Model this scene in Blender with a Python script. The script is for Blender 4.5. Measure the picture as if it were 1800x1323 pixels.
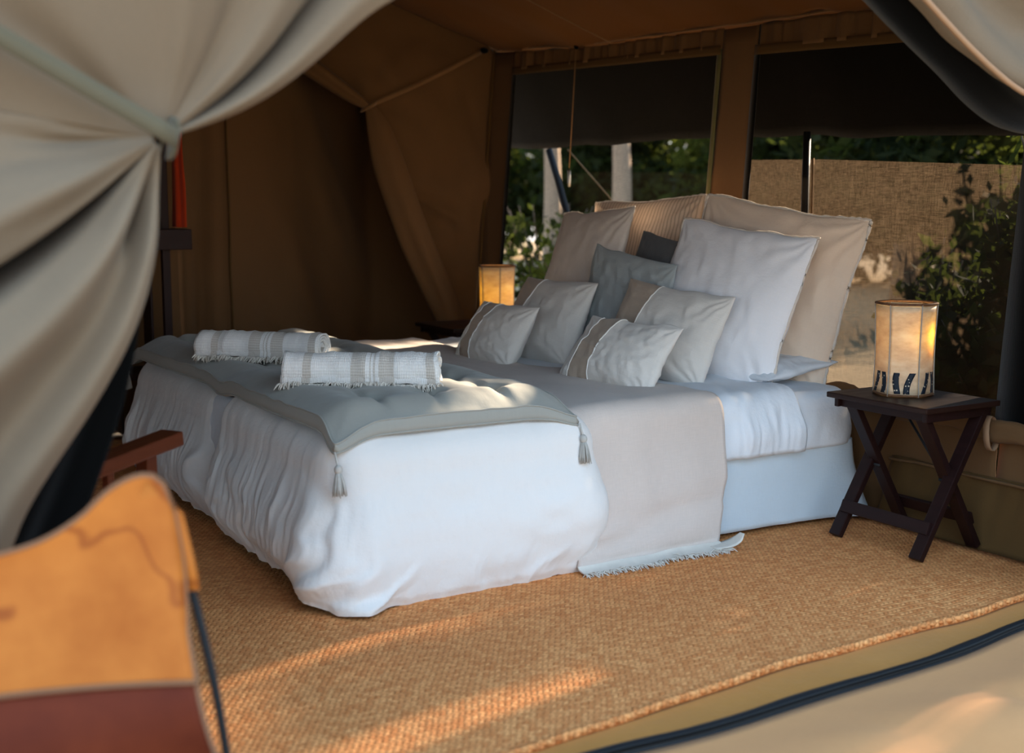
import bpy, bmesh, math, random
import numpy as np
from mathutils import Matrix, Vector

random.seed(7)
rng = np.random.default_rng(7)
scene = bpy.context.scene
for ob in list(bpy.data.objects):
    bpy.data.objects.remove(ob)
COL = scene.collection

# ------------------------------------------------------------------ camera
PITCH = math.radians(7.9)
YAW = math.radians(30.7)
cam_d = bpy.data.cameras.new('camera')
cam = bpy.data.objects.new('camera', cam_d)
COL.objects.link(cam)
hd = Vector((-math.cos(YAW), math.sin(YAW), 0))
rt = Vector((math.sin(YAW), math.cos(YAW), 0))
fw = hd * math.cos(PITCH) - Vector((0, 0, 1)) * math.sin(PITCH)
up = hd * math.sin(PITCH) + Vector((0, 0, 1)) * math.cos(PITCH)
cam.matrix_world = Matrix(((rt.x, up.x, -fw.x, 0.0), (rt.y, up.y, -fw.y, 0.0),
                           (rt.z, up.z, -fw.z, 1.08), (0, 0, 0, 1)))
cam_d.sensor_fit = 'HORIZONTAL'
cam_d.sensor_width = 36
cam_d.lens = 44.8
cam_d.clip_end = 200
cam_d.dof.use_dof = True
cam_d.dof.focus_distance = 4.1
cam_d.dof.aperture_fstop = 2.4
scene.camera = cam

# ------------------------------------------------------------------ world, sun, exposure
world = bpy.data.worlds.new('world')
scene.world = world
world.use_nodes = True
wn = world.node_tree
wn.nodes.clear()
wo = wn.nodes.new('ShaderNodeOutputWorld')
wb = wn.nodes.new('ShaderNodeBackground')
wtc = wn.nodes.new('ShaderNodeTexCoord')
wsep = wn.nodes.new('ShaderNodeSeparateXYZ')
wr = wn.nodes.new('ShaderNodeValToRGB')
wr.color_ramp.elements[0].position = 0.0
wr.color_ramp.elements[0].color = (0.97, 0.92, 0.86, 1)
wr.color_ramp.elements[1].position = 0.7
wr.color_ramp.elements[1].color = (0.44, 0.69, 1.0, 1)
e_ = wr.color_ramp.elements.new(0.10)
e_.color = (0.88, 0.91, 0.94, 1)
e2_ = wr.color_ramp.elements.new(0.26)
e2_.color = (0.62, 0.82, 1.0, 1)
wn.links.new(wtc.outputs['Generated'], wsep.inputs[0])
wn.links.new(wsep.outputs['Z'], wr.inputs[0])
wn.links.new(wr.outputs[0], wb.inputs[0])
wb.inputs[1].default_value = 1.45
wn.links.new(wb.outputs[0], wo.inputs[0])

sun_d = bpy.data.lights.new('sun', 'SUN')
sun_d.energy = 19
sun_d.color = (1.0, 0.80, 0.58)
sun_d.angle = math.radians(1.4)
sun = bpy.data.objects.new('sun', sun_d)
COL.objects.link(sun)
sun.rotation_mode = 'QUATERNION'
sun.rotation_quaternion = Vector((0.20, -1.0, -0.36)).to_track_quat('-Z', 'Y')

scene.view_settings.view_transform = 'Standard'
scene.view_settings.look = 'None'
scene.view_settings.gamma = 1
scene.view_settings.use_curve_mapping = False
scene.view_settings.exposure = 1.17

# ------------------------------------------------------------------ helpers
def _hash(ix, iy, iz):
    h = (ix * 374761393 + iy * 668265263 + iz * 2147483647) & 0xFFFFFFFF
    h = ((h ^ (h >> 13)) * 1274126177) & 0xFFFFFFFF
    h = h ^ (h >> 16)
    return (h & 0xFFFF) / 32767.5 - 1.0

def vnoise(x, y, z=0.0):
    x, y, z = np.broadcast_arrays(np.asarray(x, float), np.asarray(y, float), np.asarray(z, float))
    ix, iy, iz = np.floor(x).astype(np.int64), np.floor(y).astype(np.int64), np.floor(z).astype(np.int64)
    fx, fy, fz = x - ix, y - iy, z - iz
    fx, fy, fz = [t * t * t * (t * (t * 6 - 15) + 10) for t in (fx, fy, fz)]
    r = 0
    for dx in (0, 1):
        for dy in (0, 1):
            for dz in (0, 1):
                w = (fx if dx else 1 - fx) * (fy if dy else 1 - fy) * (fz if dz else 1 - fz)
                r = r + w * _hash(ix + dx, iy + dy, iz + dz)
    return r

def fbm(x, y, z=0.0, o=3):
    r, a, f = 0, 1.0, 1.0
    for k in range(o):
        r = r + a * vnoise(np.asarray(x) * f + 17.3 * k, np.asarray(y) * f - 9.1 * k, np.asarray(z) * f + 3.7 * k)
        a *= 0.5
        f *= 2.03
    return r

def stk(lst, axis=0):
    return np.stack(np.broadcast_arrays(*lst), axis)

def smooth(a, b, x):
    t = np.clip((np.asarray(x, float) - a) / (b - a), 0, 1)
    return t * t * (3 - 2 * t)

def interp(x, xs, ys):
    return np.interp(x, xs, ys)

def link(name, me, m=None, parent=None):
    o = bpy.data.objects.new(name, me)
    COL.objects.link(o)
    if m is not None:
        me.materials.append(m)
    if parent is not None:
        o.parent = parent
    return o

def tag(o, label=None, cat=None, group=None, kind=None):
    if label: o['label'] = label
    if cat: o['category'] = cat
    if group: o['group'] = group
    if kind: o['kind'] = kind
    return o

def empty(name, loc=(0, 0, 0), rz=0.0, label=None, cat=None, group=None):
    o = bpy.data.objects.new(name, None)
    o.empty_display_size = 0.05
    COL.objects.link(o)
    o.location = loc
    o.rotation_euler = (0, 0, rz)
    return tag(o, label, cat, group)

def pydata(name, V, F, m, parent=None, smooth_=True, uv=None):
    me = bpy.data.meshes.new(name)
    me.from_pydata([tuple(v) for v in V], [], [tuple(f) for f in F])
    me.update()
    if smooth_:
        me.polygons.foreach_set('use_smooth', [True] * len(me.polygons))
    if uv is not None:
        l = me.uv_layers.new(name='UVMap')
        idx = np.empty(len(me.loops), dtype=np.int64)
        me.loops.foreach_get('vertex_index', idx)
        l.data.foreach_set('uv', np.asarray(uv, float)[idx].ravel())
    return link(name, me, m, parent)

def grid_faces(n, mm, wrap=False, mask=None):
    F = []
    for i in range(n - 1):
        for j in range(mm if wrap else mm - 1):
            if mask is not None and not mask[i, j]:
                continue
            j2 = (j + 1) % mm
            F.append((i * mm + j, i * mm + j2, (i + 1) * mm + j2, (i + 1) * mm + j))
    return F

def grid(name, P, m, parent=None, wrap=False, mask=None, uv=None, thick=0.0, flip=False):
    """P: n x m x 3 array of points linked as one sheet; uv in metres"""
    n, mm = P.shape[:2]
    F = grid_faces(n, mm, wrap, mask)
    if flip:
        F = [f[::-1] for f in F]
    if uv is None:
        d0 = np.linalg.norm(np.diff(P, axis=0), axis=2).mean(axis=1)
        d1 = np.linalg.norm(np.diff(P, axis=1), axis=2).mean(axis=0)
        a = np.concatenate([[0], np.cumsum(d0)])
        b = np.concatenate([[0], np.cumsum(d1)])
        uv = stk(np.broadcast_arrays(b[None, :], a[:, None]), -1)
    o = pydata(name, P.reshape(-1, 3), F, m, parent, True, np.asarray(uv).reshape(-1, 2))
    if thick:
        s = o.modifiers.new('solidify', 'SOLIDIFY')
        s.thickness = thick
        s.offset = 0
    return o

def frames(pts):
    pts = np.asarray(pts, float)
    t = np.gradient(pts, axis=0)
    t /= np.linalg.norm(t, axis=1)[:, None] + 1e-12
    ref = np.array([0, 0, 1.0])
    if abs(t[:, 2]).mean() > 0.85:
        ref = np.array([1.0, 0, 0])
    a = np.cross(t, ref)
    a /= np.linalg.norm(a, axis=1)[:, None] + 1e-12
    b = np.cross(t, a)
    return t, a, b

def tube_geo(pts, r, k=10, cap=True, flat=1.0):
    pts = np.asarray(pts, float)
    n = len(pts)
    r = np.broadcast_to(np.asarray(r, float), (n,))
    t, a, b = frames(pts)
    ang = np.linspace(0, 2 * math.pi, k, endpoint=False)
    P = pts[:, None, :] + r[:, None, None] * (np.cos(ang)[None, :, None] * a[:, None, :] + flat * np.sin(ang)[None, :, None] * b[:, None, :])
    V = P.reshape(-1, 3).tolist()
    F = [f[::-1] for f in grid_faces(n, k, True)]
    if cap:
        F.append(tuple(range(k)))
        F.append(tuple((n - 1) * k + j for j in reversed(range(k))))
    return V, F

def tube(name, pts, r, m, parent=None, k=10, flat=1.0):
    V, F = tube_geo(pts, r, k, True, flat)
    return pydata(name, V, F, m, parent)

def tubes(name, lst, m, parent=None, k=5):
    V, F = [], []
    for pts, r in lst:
        v, f = tube_geo(pts, r, k)
        o = len(V)
        V += v
        F += [tuple(i + o for i in q) for q in f]
    return pydata(name, V, F, m, parent)

def bar_bm(bm, a, b, w, h, upv=(0, 0, 1), bev=0.003):
    """box of section w x h from a to b"""
    a, b = Vector(a), Vector(b)
    d = b - a
    L = d.length
    z = d.normalized()
    x = Vector(upv).cross(z)
    if x.length < 1e-4:
        x = Vector((1, 0, 0)).cross(z)
    x.normalize()
    y = z.cross(x)
    M = Matrix.Translation((a + b) / 2) @ Matrix((x, y, z)).transposed().to_4x4() @ Matrix.Diagonal((w, h, L, 1))
    r = bmesh.ops.create_cube(bm, size=1, matrix=M)
    if bev:
        es = list({e for v in r['verts'] for e in v.link_edges})
        bmesh.ops.bevel(bm, geom=es, offset=bev, segments=2, affect='EDGES', profile=0.6)

def bar(name, a, b, w, h, m, parent=None, upv=(0, 0, 1), bev=0.003):
    bm = bmesh.new()
    bar_bm(bm, a, b, w, h, upv, bev)
    me = bpy.data.meshes.new(name)
    bm.to_mesh(me)
    bm.free()
    return link(name, me, m, parent)

def sphere(name, c, r, m, parent=None, sc=(1, 1, 1), seg=16):
    bm = bmesh.new()
    bmesh.ops.create_uvsphere(bm, u_segments=seg, v_segments=seg // 2 + 2, radius=r,
                              matrix=Matrix.Translation(c) @ Matrix.Diagonal((*sc, 1)))
    for f in bm.faces:
        f.smooth = True
    me = bpy.data.meshes.new(name)
    bm.to_mesh(me)
    bm.free()
    return link(name, me, m, parent)

def spline(pts, n):
    """Catmull-Rom through pts, n samples"""
    p = np.asarray(pts, float)
    p = np.vstack([2 * p[0] - p[1], p, 2 * p[-1] - p[-2]])
    k = len(p) - 3
    t = np.linspace(0, k - 1e-9, n)
    i = t.astype(int)
    f = (t - i)[:, None]
    a, b, c, d = p[i], p[i + 1], p[i + 2], p[i + 3]
    return 0.5 * (2 * b + (c - a) * f + (2 * a - 5 * b + 4 * c - d) * f ** 2 + (3 * b - a - 3 * c + d) * f ** 3)

# ------------------------------------------------------------------ materials
class N:
    def __init__(s, name):
        s.m = bpy.data.materials.new(name)
        s.m.use_nodes = True
        s.t = s.m.node_tree
        s.t.nodes.clear()
        s.out = s.t.nodes.new('ShaderNodeOutputMaterial')
    def n(s, typ, **kw):
        x = s.t.nodes.new(typ)
        for k, v in kw.items():
            if hasattr(x, k):
                setattr(x, k, v)
            else:
                x.inputs[k.replace('_', ' ')].default_value = v
        return x
    def l(s, a, b):
        s.t.links.new(a, b)
    def math(s, op, a, b=None, c=None):
        x = s.t.nodes.new('ShaderNodeMath')
        x.operation = op
        for i, v in enumerate((a, b, c)):
            if v is None: continue
            if isinstance(v, (int, float)): x.inputs[i].default_value = v
            else: s.l(v, x.inputs[i])
        return x.outputs[0]
    def mix(s, f, a, b, blend='MIX'):
        x = s.t.nodes.new('ShaderNodeMix')
        x.data_type = 'RGBA'
        x.blend_type = blend
        for sock, v in ((x.inputs[0], f), (x.inputs[6], a), (x.inputs[7], b)):
            if isinstance(v, (int, float)): sock.default_value = v
            elif isinstance(v, tuple): sock.default_value = (*v[:3], 1)
            else: s.l(v, sock)
        return x.outputs[2]
    def noise(s, vec, scale, detail=3, rough=0.5, map_=None):
        if map_:
            mp = s.t.nodes.new('ShaderNodeMapping')
            mp.inputs['Scale'].default_value = map_
            s.l(vec, mp.inputs[0])
            vec = mp.outputs[0]
        x = s.t.nodes.new('ShaderNodeTexNoise')
        x.inputs['Scale'].default_value = scale
        x.inputs['Detail'].default_value = detail
        x.inputs['Roughness'].default_value = rough
        s.l(vec, x.inputs['Vector'])
        return x.outputs['Fac']
    def ramp(s, fac, stops):
        x = s.t.nodes.new('ShaderNodeValToRGB')
        el = x.color_ramp.elements
        while len(el) < len(stops): el.new(0.5)
        for e, (p, c) in zip(el, stops):
            e.position = p
            e.color = (*c, 1) if isinstance(c, tuple) else (c, c, c, 1)
        s.l(fac, x.inputs[0])
        return x.outputs[0]
    def bump(s, h, strength, dist, nrm=None):
        x = s.t.nodes.new('ShaderNodeBump')
        x.inputs['Strength'].default_value = strength
        x.inputs['Distance'].default_value = dist
        s.l(h, x.inputs['Height'])
        if nrm is not None: s.l(nrm, x.inputs['Normal'])
        return x.outputs[0]
    def bsdf(s, col, rough=0.8, nrm=None, spec=0.3, sheen=0.0, metal=0.0):
        b = s.t.nodes.new('ShaderNodeBsdfPrincipled')
        if isinstance(col, tuple): b.inputs['Base Color'].default_value = (*col[:3], 1)
        else: s.l(col, b.inputs['Base Color'])
        if isinstance(rough, (int, float)): b.inputs['Roughness'].default_value = rough
        else: s.l(rough, b.inputs['Roughness'])
        b.inputs['Specular IOR Level'].default_value = spec
        b.inputs['Sheen Weight'].default_value = sheen
        b.inputs['Metallic'].default_value = metal
        if nrm is not None: s.l(nrm, b.inputs['Normal'])
        return b.outputs[0]
    def done(s, sh):
        s.l(sh, s.out.inputs['Surface'])
        return s.m
    def coord(s, which):
        return s.t.nodes.new('ShaderNodeTexCoord').outputs[which]

def cloth(name, col, var=0.12, weave=0.25, crinkle=0.3, sheen=0.15, trans=0.0, uvs='UV', cscale=1.0, stripe=None):
    s = N(name)
    uv = s.coord(uvs)
    oc = s.coord('Object')
    a = s.noise(uv, 1, 2, 0.5, (260, 26, 26))
    b = s.noise(uv, 1, 2, 0.5, (26, 260, 26))
    w = s.math('ADD', a, b)
    big = s.noise(oc, 5 * cscale, 4, 0.6)
    dark = tuple(c * (1 - var) for c in col)
    lite = tuple(min(1, c * (1 + var)) for c in col)
    f = s.math('MULTIPLY_ADD', w, 0.35, s.math('MULTIPLY_ADD', big, 0.5, -0.1))
    c = s.mix(f, dark, lite)
    if stripe:
        sep = s.n('ShaderNodeSeparateXYZ')
        s.l(uv, sep.inputs[0])
        st = s.math('GREATER_THAN', s.math('SINE', s.math('MULTIPLY', sep.outputs['X'], stripe[0])), 0.45)
        c = s.mix(s.math('MULTIPLY', st, stripe[2]), c, stripe[1])
    nr = s.bump(w, weave, 0.0012)
    cr = s.noise(oc, 22 * cscale, 4, 0.6)
    nr = s.bump(cr, crinkle, 0.006, nr)
    sh = s.bsdf(c, 0.95, nr, 0.04 if sheen else 0.0, sheen)
    if trans:
        t = s.n('ShaderNodeBsdfTranslucent')
        s.l(c, t.inputs['Color'])
        mx = s.n('ShaderNodeMixShader')
        mx.inputs[0].default_value = trans
        s.l(sh, mx.inputs[1])
        s.l(t.outputs[0], mx.inputs[2])
        sh = mx.outputs[0]
    return s.done(sh)

def simple(name, col, rough=0.6, spec=0.4, metal=0.0, var=0.0, vscale=20, bump=0.0):
    s = N(name)
    oc = s.coord('Object')
    c = col
    nr = None
    if var or bump:
        nz = s.noise(oc, vscale, 5, 0.6)
        if var:
            c = s.mix(nz, tuple(x * (1 - var) for x in col), tuple(min(1, x * (1 + var)) for x in col))
        if bump:
            nr = s.bump(nz, bump, 0.004)
    return s.done(s.bsdf(c, rough, nr, spec, 0, metal))

M = {}
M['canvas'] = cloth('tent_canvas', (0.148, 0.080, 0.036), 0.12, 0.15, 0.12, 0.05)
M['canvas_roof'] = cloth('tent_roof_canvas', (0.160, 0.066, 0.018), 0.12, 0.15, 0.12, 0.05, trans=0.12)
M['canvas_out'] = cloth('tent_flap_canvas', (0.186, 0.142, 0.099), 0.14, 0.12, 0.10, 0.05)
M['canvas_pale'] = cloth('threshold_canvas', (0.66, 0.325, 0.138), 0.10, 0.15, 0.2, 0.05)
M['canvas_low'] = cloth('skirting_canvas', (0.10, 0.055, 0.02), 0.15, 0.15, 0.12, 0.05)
M['webbing'] = cloth('strap_webbing', (0.115, 0.10, 0.066), 0.1, 0.4, 0.0)
M['webbing_in'] = cloth('inner_strap_webbing', (0.20, 0.11, 0.05), 0.1, 0.4, 0.1)
M['dark_lining'] = cloth('dark_net_lining', (0.0015, 0.0015, 0.0015), 0.2, 0.3, 0.0)
M['binding'] = cloth('window_binding', (0.002, 0.0018, 0.0015), 0.2, 0.3, 0.0)
M['olive'] = cloth('olive_binding', (0.12, 0.11, 0.045), 0.2, 0.3, 0.1)
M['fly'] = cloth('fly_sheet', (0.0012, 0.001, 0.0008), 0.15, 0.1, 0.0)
M['ground_sheet'] = cloth('ground_sheet', (0.48, 0.205, 0.040), 0.2, 0.2, 0.35)
M['white'] = cloth('white_cotton', (0.72, 0.76, 0.81), 0.03, 0.08, 0.6, 0.1)
M['duvet'] = cloth('duvet_cotton', (0.75, 0.73, 0.71), 0.03, 0.06, 0.5, 0.1)
M['skirt'] = cloth('bed_skirt_linen', (0.56, 0.64, 0.70), 0.06, 0.5, 0.3, 0.1)
M['quilt'] = cloth('quilt_cotton', (0.325, 0.325, 0.295), 0.08, 0.12, 0.18, 0.2)
M['throw'] = cloth('throw_linen', (0.59, 0.51, 0.46), 0.13, 0.55, 0.3, 0.15)
M['fringe'] = simple('pale_fringe', (0.64, 0.60, 0.54), 0.9, 0.1, var=0.15)
M['tassel'] = simple('tassel_yarn', (0.46, 0.45, 0.42), 0.9, 0.1, var=0.2, vscale=90)
M['euro_beige'] = cloth('beige_linen', (0.78, 0.63, 0.50), 0.08, 0.3, 0.4, 0.15)
M['euro_stripe'] = cloth('beige_ticking', (0.70, 0.55, 0.42), 0.08, 0.3, 0.35, 0.15, stripe=(330.0, (0.33, 0.24, 0.17), 0.6))
M['euro_pink'] = cloth('oat_linen', (0.78, 0.70, 0.63), 0.06, 0.3, 0.4, 0.15)
M['euro_white'] = cloth('pale_grey_linen', (0.83, 0.83, 0.86), 0.05, 0.3, 0.4, 0.15)
M['blue_grey'] = cloth('blue_grey_linen', (0.34, 0.375, 0.385), 0.15, 0.5, 0.4, 0.15)
M['slate'] = cloth('slate_linen', (0.12, 0.125, 0.13), 0.18, 0.5, 0.4, 0.15)
M['stone'] = cloth('stone_linen', (0.69, 0.66, 0.62), 0.10, 0.55, 0.3, 0.15)
M['taupe'] = cloth('taupe_linen', (0.46, 0.375, 0.30), 0.14, 0.55, 0.3, 0.15)
M['cord'] = simple('white_cord', (0.75, 0.74, 0.71), 0.8, 0.1)
M['seam'] = simple('pale_piping', (0.66, 0.59, 0.52), 0.9, 0.1, var=0.15, vscale=60)
M['dark_wood'] = None
M['iron'] = simple('black_iron', (0.012, 0.013, 0.015), 0.6, 0.25)
M['steel'] = simple('brushed_steel', (0.55, 0.52, 0.47), 0.35, 0.5, 1.0)
M['rope'] = simple('tan_cord', (0.32, 0.18, 0.08), 0.8, 0.1)
M['red'] = cloth('red_cotton', (0.42, 0.04, 0.01), 0.15, 0.2, 0.3)
M['stitch'] = simple('pale_stitching', (0.22, 0.11, 0.06), 0.8, 0.1)
M['zip'] = simple('black_zip', (0.012, 0.014, 0.017), 0.6, 0.3, var=0.3, vscale=80)
M['tab'] = simple('leather_tab', (0.36, 0.22, 0.13), 0.7, 0.2, var=0.1)

def wood(name, c0, c1, rough=0.35, sc=(3, 60, 60)):
    s = N(name)
    oc = s.coord('Object')
    g = s.noise(oc, 1, 5, 0.6, sc)
    c = s.mix(g, c0, c1)
    nr = s.bump(g, 0.12, 0.002)
    rr = s.math('MULTIPLY_ADD', g, 0.25, rough - 0.1)
    return s.done(s.bsdf(c, rr, nr, 0.22))
M['dark_wood'] = wood('mahogany', (0.007, 0.003, 0.003), (0.024, 0.008, 0.007), 0.42)
M['top_wood'] = wood('mahogany_top', (0.010, 0.004, 0.003), (0.032, 0.013, 0.009), 0.38, (60, 4, 60))
M['red_wood'] = wood('reddish_hardwood', (0.055, 0.012, 0.005), (0.11, 0.028, 0.010), 0.35, (60, 4, 60))
M['rack_wood'] = wood('dark_rack_wood', (0.010, 0.003, 0.002), (0.028, 0.007, 0.005), 0.5)

def rug_mat():
    s = N('woven_sisal')
    oc = s.coord('Object')
    wob = s.noise(oc, 3.5, 3, 0.5)
    sep = s.n('ShaderNodeSeparateXYZ')
    s.l(oc, sep.inputs[0])
    # rows of short slanted stitches running along y
    xr = s.math('MULTIPLY', s.math('MULTIPLY_ADD', wob, 0.05, sep.outputs['X']), 1 / 0.0125)
    row = s.math('FLOOR', xr)
    fx = s.math('FRACT', xr)
    par = s.math('MULTIPLY_ADD', s.math('MODULO', s.math('ABSOLUTE', row), 2.0), 2.0, -1.0)
    jit = s.math('MULTIPLY', s.noise(oc, 40, 2), 0.5)
    yv = s.math('ADD', s.math('MULTIPLY', sep.outputs['Y'], 1 / 0.016), s.math('ADD', s.math('MULTIPLY', s.math('MULTIPLY', fx, par), 0.42), jit))
    fy = s.math('FRACT', yv)
    hx = s.math('SINE', s.math('MULTIPLY', fx, math.pi))
    hy = s.math('SINE', s.math('MULTIPLY', fy, math.pi))
    h = s.math('POWER', s.math('MULTIPLY', s.math('POWER', hx, 0.5), hy), 0.6)
    cell = s.n('ShaderNodeTexWhiteNoise')
    comb = s.n('ShaderNodeCombineXYZ')
    s.l(row, comb.inputs[0])
    s.l(s.math('FLOOR', yv), comb.inputs[1])
    s.l(comb.outputs[0], cell.inputs['Vector'])
    big = s.noise(oc, 1.6, 4, 0.6)
    c = s.mix(cell.outputs['Value'], (0.72, 0.250, 0.074), (1.0, 0.455, 0.165))
    c = s.mix(s.math('MULTIPLY', s.math('SUBTRACT', big, 0.3), 0.9), c, (0.58, 0.20, 0.06))
    c = s.mix(s.math('MULTIPLY', s.math('SUBTRACT', 1.0, h), 0.5), c, (0.26, 0.095, 0.035))
    nr = s.bump(h, 0.7, 0.005)
    return s.done(s.bsdf(c, 0.85, nr, 0.2))
M['rug'] = rug_mat()

def leather(name, c0, c1, stain, rough=0.42):
    s = N(name)
    oc = s.coord('Object')
    a = s.noise(oc, 7, 5, 0.6)
    v = s.noise(oc, 3.2, 3, 0.55)
    c = s.mix(s.ramp(a, [(0.3, 0.0), (0.7, 1.0)]), c0, c1)
    # thin dark tide lines: where the low noise crosses a level
    ring = s.math('SUBTRACT', 1.0, s.math('MULTIPLY', s.math('ABSOLUTE', s.math('SUBTRACT', v, 0.56)), 85))
    ring = s.math('MAXIMUM', ring, 0.0)
    c = s.mix(s.math('MULTIPLY', ring, 0.6), c, stain)
    c = s.mix(s.ramp(s.noise(oc, 2.2, 2), [(0.55, 0.0), (0.75, 0.6)]), c, stain)
    g = s.noise(oc, 140, 3)
    nr = s.bump(g, 0.08, 0.002)
    return s.done(s.bsdf(c, rough, nr, 0.13))
M['leather'] = leather('tan_leather', (0.36, 0.096, 0.014), (0.52, 0.168, 0.029), (0.17, 0.026, 0.006), 0.6)
M['leather_dark'] = leather('brown_leather', (0.085, 0.012, 0.003), (0.145, 0.024, 0.006), (0.045, 0.006, 0.002), 0.5)

def gauze(name, T, trans, diff, sc):
    """fine dark mesh cloth: part holes, part threads that scatter the light from behind"""
    s = N(name)
    oc = s.coord('Object')
    th = s.noise(oc, 1, 2, 0.6, (sc, 20, 25))
    tv = s.noise(oc, 1, 2, 0.6, (25, 20, sc))
    w = s.math('ADD', th, tv)
    sp = s.n('ShaderNodeTexVoronoi')
    sp.inputs['Scale'].default_value = 260
    s.l(oc, sp.inputs['Vector'])
    glint = s.ramp(sp.outputs['Distance'], [(0.10, 1.0), (0.22, 0.0)])
    rnd = s.n('ShaderNodeSeparateXYZ')
    s.l(sp.outputs['Color'], rnd.inputs[0])
    glint = s.math('MULTIPLY', glint, s.math('GREATER_THAN', rnd.outputs[0], 0.80))
    tc = s.mix(s.math('MULTIPLY', s.math('SUBTRACT', w, 0.72), 2.0), tuple(x * 0.55 for x in trans), tuple(x * 1.45 for x in trans))
    tc = s.mix(s.math('MULTIPLY', glint, 0.8), tc, tuple(min(1, x * 7) for x in trans))
    tl = s.n('ShaderNodeBsdfTranslucent')
    s.l(tc, tl.inputs['Color'])
    df = s.n('ShaderNodeBsdfDiffuse')
    df.inputs['Color'].default_value = (*diff, 1)
    ad = s.n('ShaderNodeAddShader')
    s.l(tl.outputs[0], ad.inputs[0])
    s.l(df.outputs[0], ad.inputs[1])
    tp = s.n('ShaderNodeBsdfTransparent')
    mx = s.n('ShaderNodeMixShader')
    s.l(s.math('MULTIPLY_ADD', w, -0.25, T + 0.25), mx.inputs[0])
    s.l(ad.outputs[0], mx.inputs[1])
    s.l(tp.outputs[0], mx.inputs[2])
    return s.done(mx.outputs[0])
M['gauze'] = gauze('window_gauze', 0.50, (0.0012, 0.0010, 0.0007), (0.00005, 0.00005, 0.00005), 420)
M['shade_net'] = gauze('shade_net', 0.30, (0.0245, 0.0170, 0.0108), (0.006, 0.005, 0.003), 300)

def towel_mat():
    s = N('striped_towel')
    uv = s.coord('UV')
    sep = s.n('ShaderNodeSeparateXYZ')
    s.l(uv, sep.inputs[0])
    u = sep.outputs['X']
    W, G = 0.0, 1.0
    x = s.n('ShaderNodeValToRGB')
    x.color_ramp.interpolation = 'CONSTANT'
    st = [(0, W), (0.13, G), (0.185, W), (0.44, G), (0.535, W), (0.56, G), (0.57, W), (0.585, G), (0.595, W), (0.62, G), (0.715, W), (0.92, G), (0.975, W)]
    el = x.color_ramp.elements
    while len(el) < len(st): el.new(0.5)
    for e, (p, c) in zip(el, st):
        e.position = p
        e.color = (c, c, c, 1)
    s.l(u, x.inputs[0])
    gx = s.math('SINE', s.math('MULTIPLY', u, 2 * math.pi * 90))
    gy = s.math('SINE', s.math('MULTIPLY', sep.outputs['Y'], 2 * math.pi * 190))
    g = s.math('MULTIPLY_ADD', s.math('ADD', gx, gy), 0.25, 0.5)
    nz = s.noise(uv, 60, 3)
    base = s.mix(nz, (0.76, 0.76, 0.75), (0.90, 0.90, 0.89))
    grey = s.mix(g, (0.46, 0.42, 0.37), (0.74, 0.71, 0.67))
    c = s.mix(x.outputs[0], base, grey)
    c = s.mix(s.math('MULTIPLY', g, 0.18), c, (0.35, 0.34, 0.33))
    nr = s.bump(g, 0.6, 0.003)
    return s.done(s.bsdf(c, 0.95, nr, 0.1, 0.2))
M['towel'] = towel_mat()

def parchment():
    s = N('parchment_skin')
    oc = s.coord('Object')
    n = s.noise(oc, 14, 5, 0.6, (1, 1, 2.2))
    c = s.ramp(n, [(0.3, (0.50, 0.40, 0.28)), (0.5, (0.68, 0.56, 0.39)), (0.7, (0.78, 0.70, 0.56))])
    d = s.bsdf(c, 0.5, None, 0.4)
    t = s.n('ShaderNodeBsdfTranslucent')
    s.l(s.ramp(n, [(0.3, (0.85, 0.56, 0.13)), (0.7, (1.0, 0.80, 0.28))]), t.inputs['Color'])
    mx = s.n('ShaderNodeMixShader')
    mx.inputs[0].default_value = 0.34
    s.l(d, mx.inputs[1])
    s.l(t.outputs[0], mx.inputs[2])
    return s.done(mx.outputs[0])
M['parchment'] = parchment()
def motif_mat():
    s = N('navy_motif')
    oc = s.coord('Object')
    v = s.n('ShaderNodeTexVoronoi')
    v.inputs['Scale'].default_value = 95
    s.l(oc, v.inputs['Vector'])
    c = s.mix(s.ramp(v.outputs['Distance'], [(0.20, 1.0), (0.26, 0.0)]), (0.004, 0.010, 0.020), (0.55, 0.45, 0.33))
    return s.done(s.bsdf(c, 0.6, None, 0.3))
M['motif'] = motif_mat()
M['rust'] = simple('rusty_wire', (0.16, 0.075, 0.035), 0.75, 0.3, 0.3, 0.7, 120, 0.4)
M['rod'] = simple('pale_wire', (0.36, 0.32, 0.27), 0.6, 0.3, 0.3, 0.3, 90)
def bulb_mat():
    s = N('lit_bulb')
    e = s.n('ShaderNodeEmission')
    e.inputs['Color'].default_value = (1.0, 0.62, 0.22, 1)
    e.inputs['Strength'].default_value = 5
    return s.done(e.outputs[0])
M['bulb'] = bulb_mat()

def leaf_mat(name, c0, c1):
    s = N(name)
    oc = s.coord('Object')
    c = s.mix(s.noise(oc, 6, 3), c0, c1)
    d = s.bsdf(c, 0.8, None, 0.05)
    t = s.n('ShaderNodeBsdfTranslucent')
    s.l(s.mix(0.25, c, (0.20, 0.26, 0.03)), t.inputs['Color'])
    mx = s.n('ShaderNodeMixShader')
    mx.inputs[0].default_value = 0.35
    s.l(d, mx.inputs[1])
    s.l(t.outputs[0], mx.inputs[2])
    return s.done(mx.outputs[0])
M['leaf'] = leaf_mat('green_leaves', (0.018, 0.035, 0.008), (0.05, 0.07, 0.014))
M['leaf_y'] = leaf_mat('yellow_green_leaves', (0.05, 0.06, 0.010), (0.10, 0.105, 0.02))
M['leaf_d'] = leaf_mat('dark_leaves', (0.010, 0.015, 0.006), (0.022, 0.028, 0.010))
M['bark'] = simple('bark', (0.16, 0.12, 0.09), 0.9, 0.1, 0, 0.5, 14, 0.8)
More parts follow.
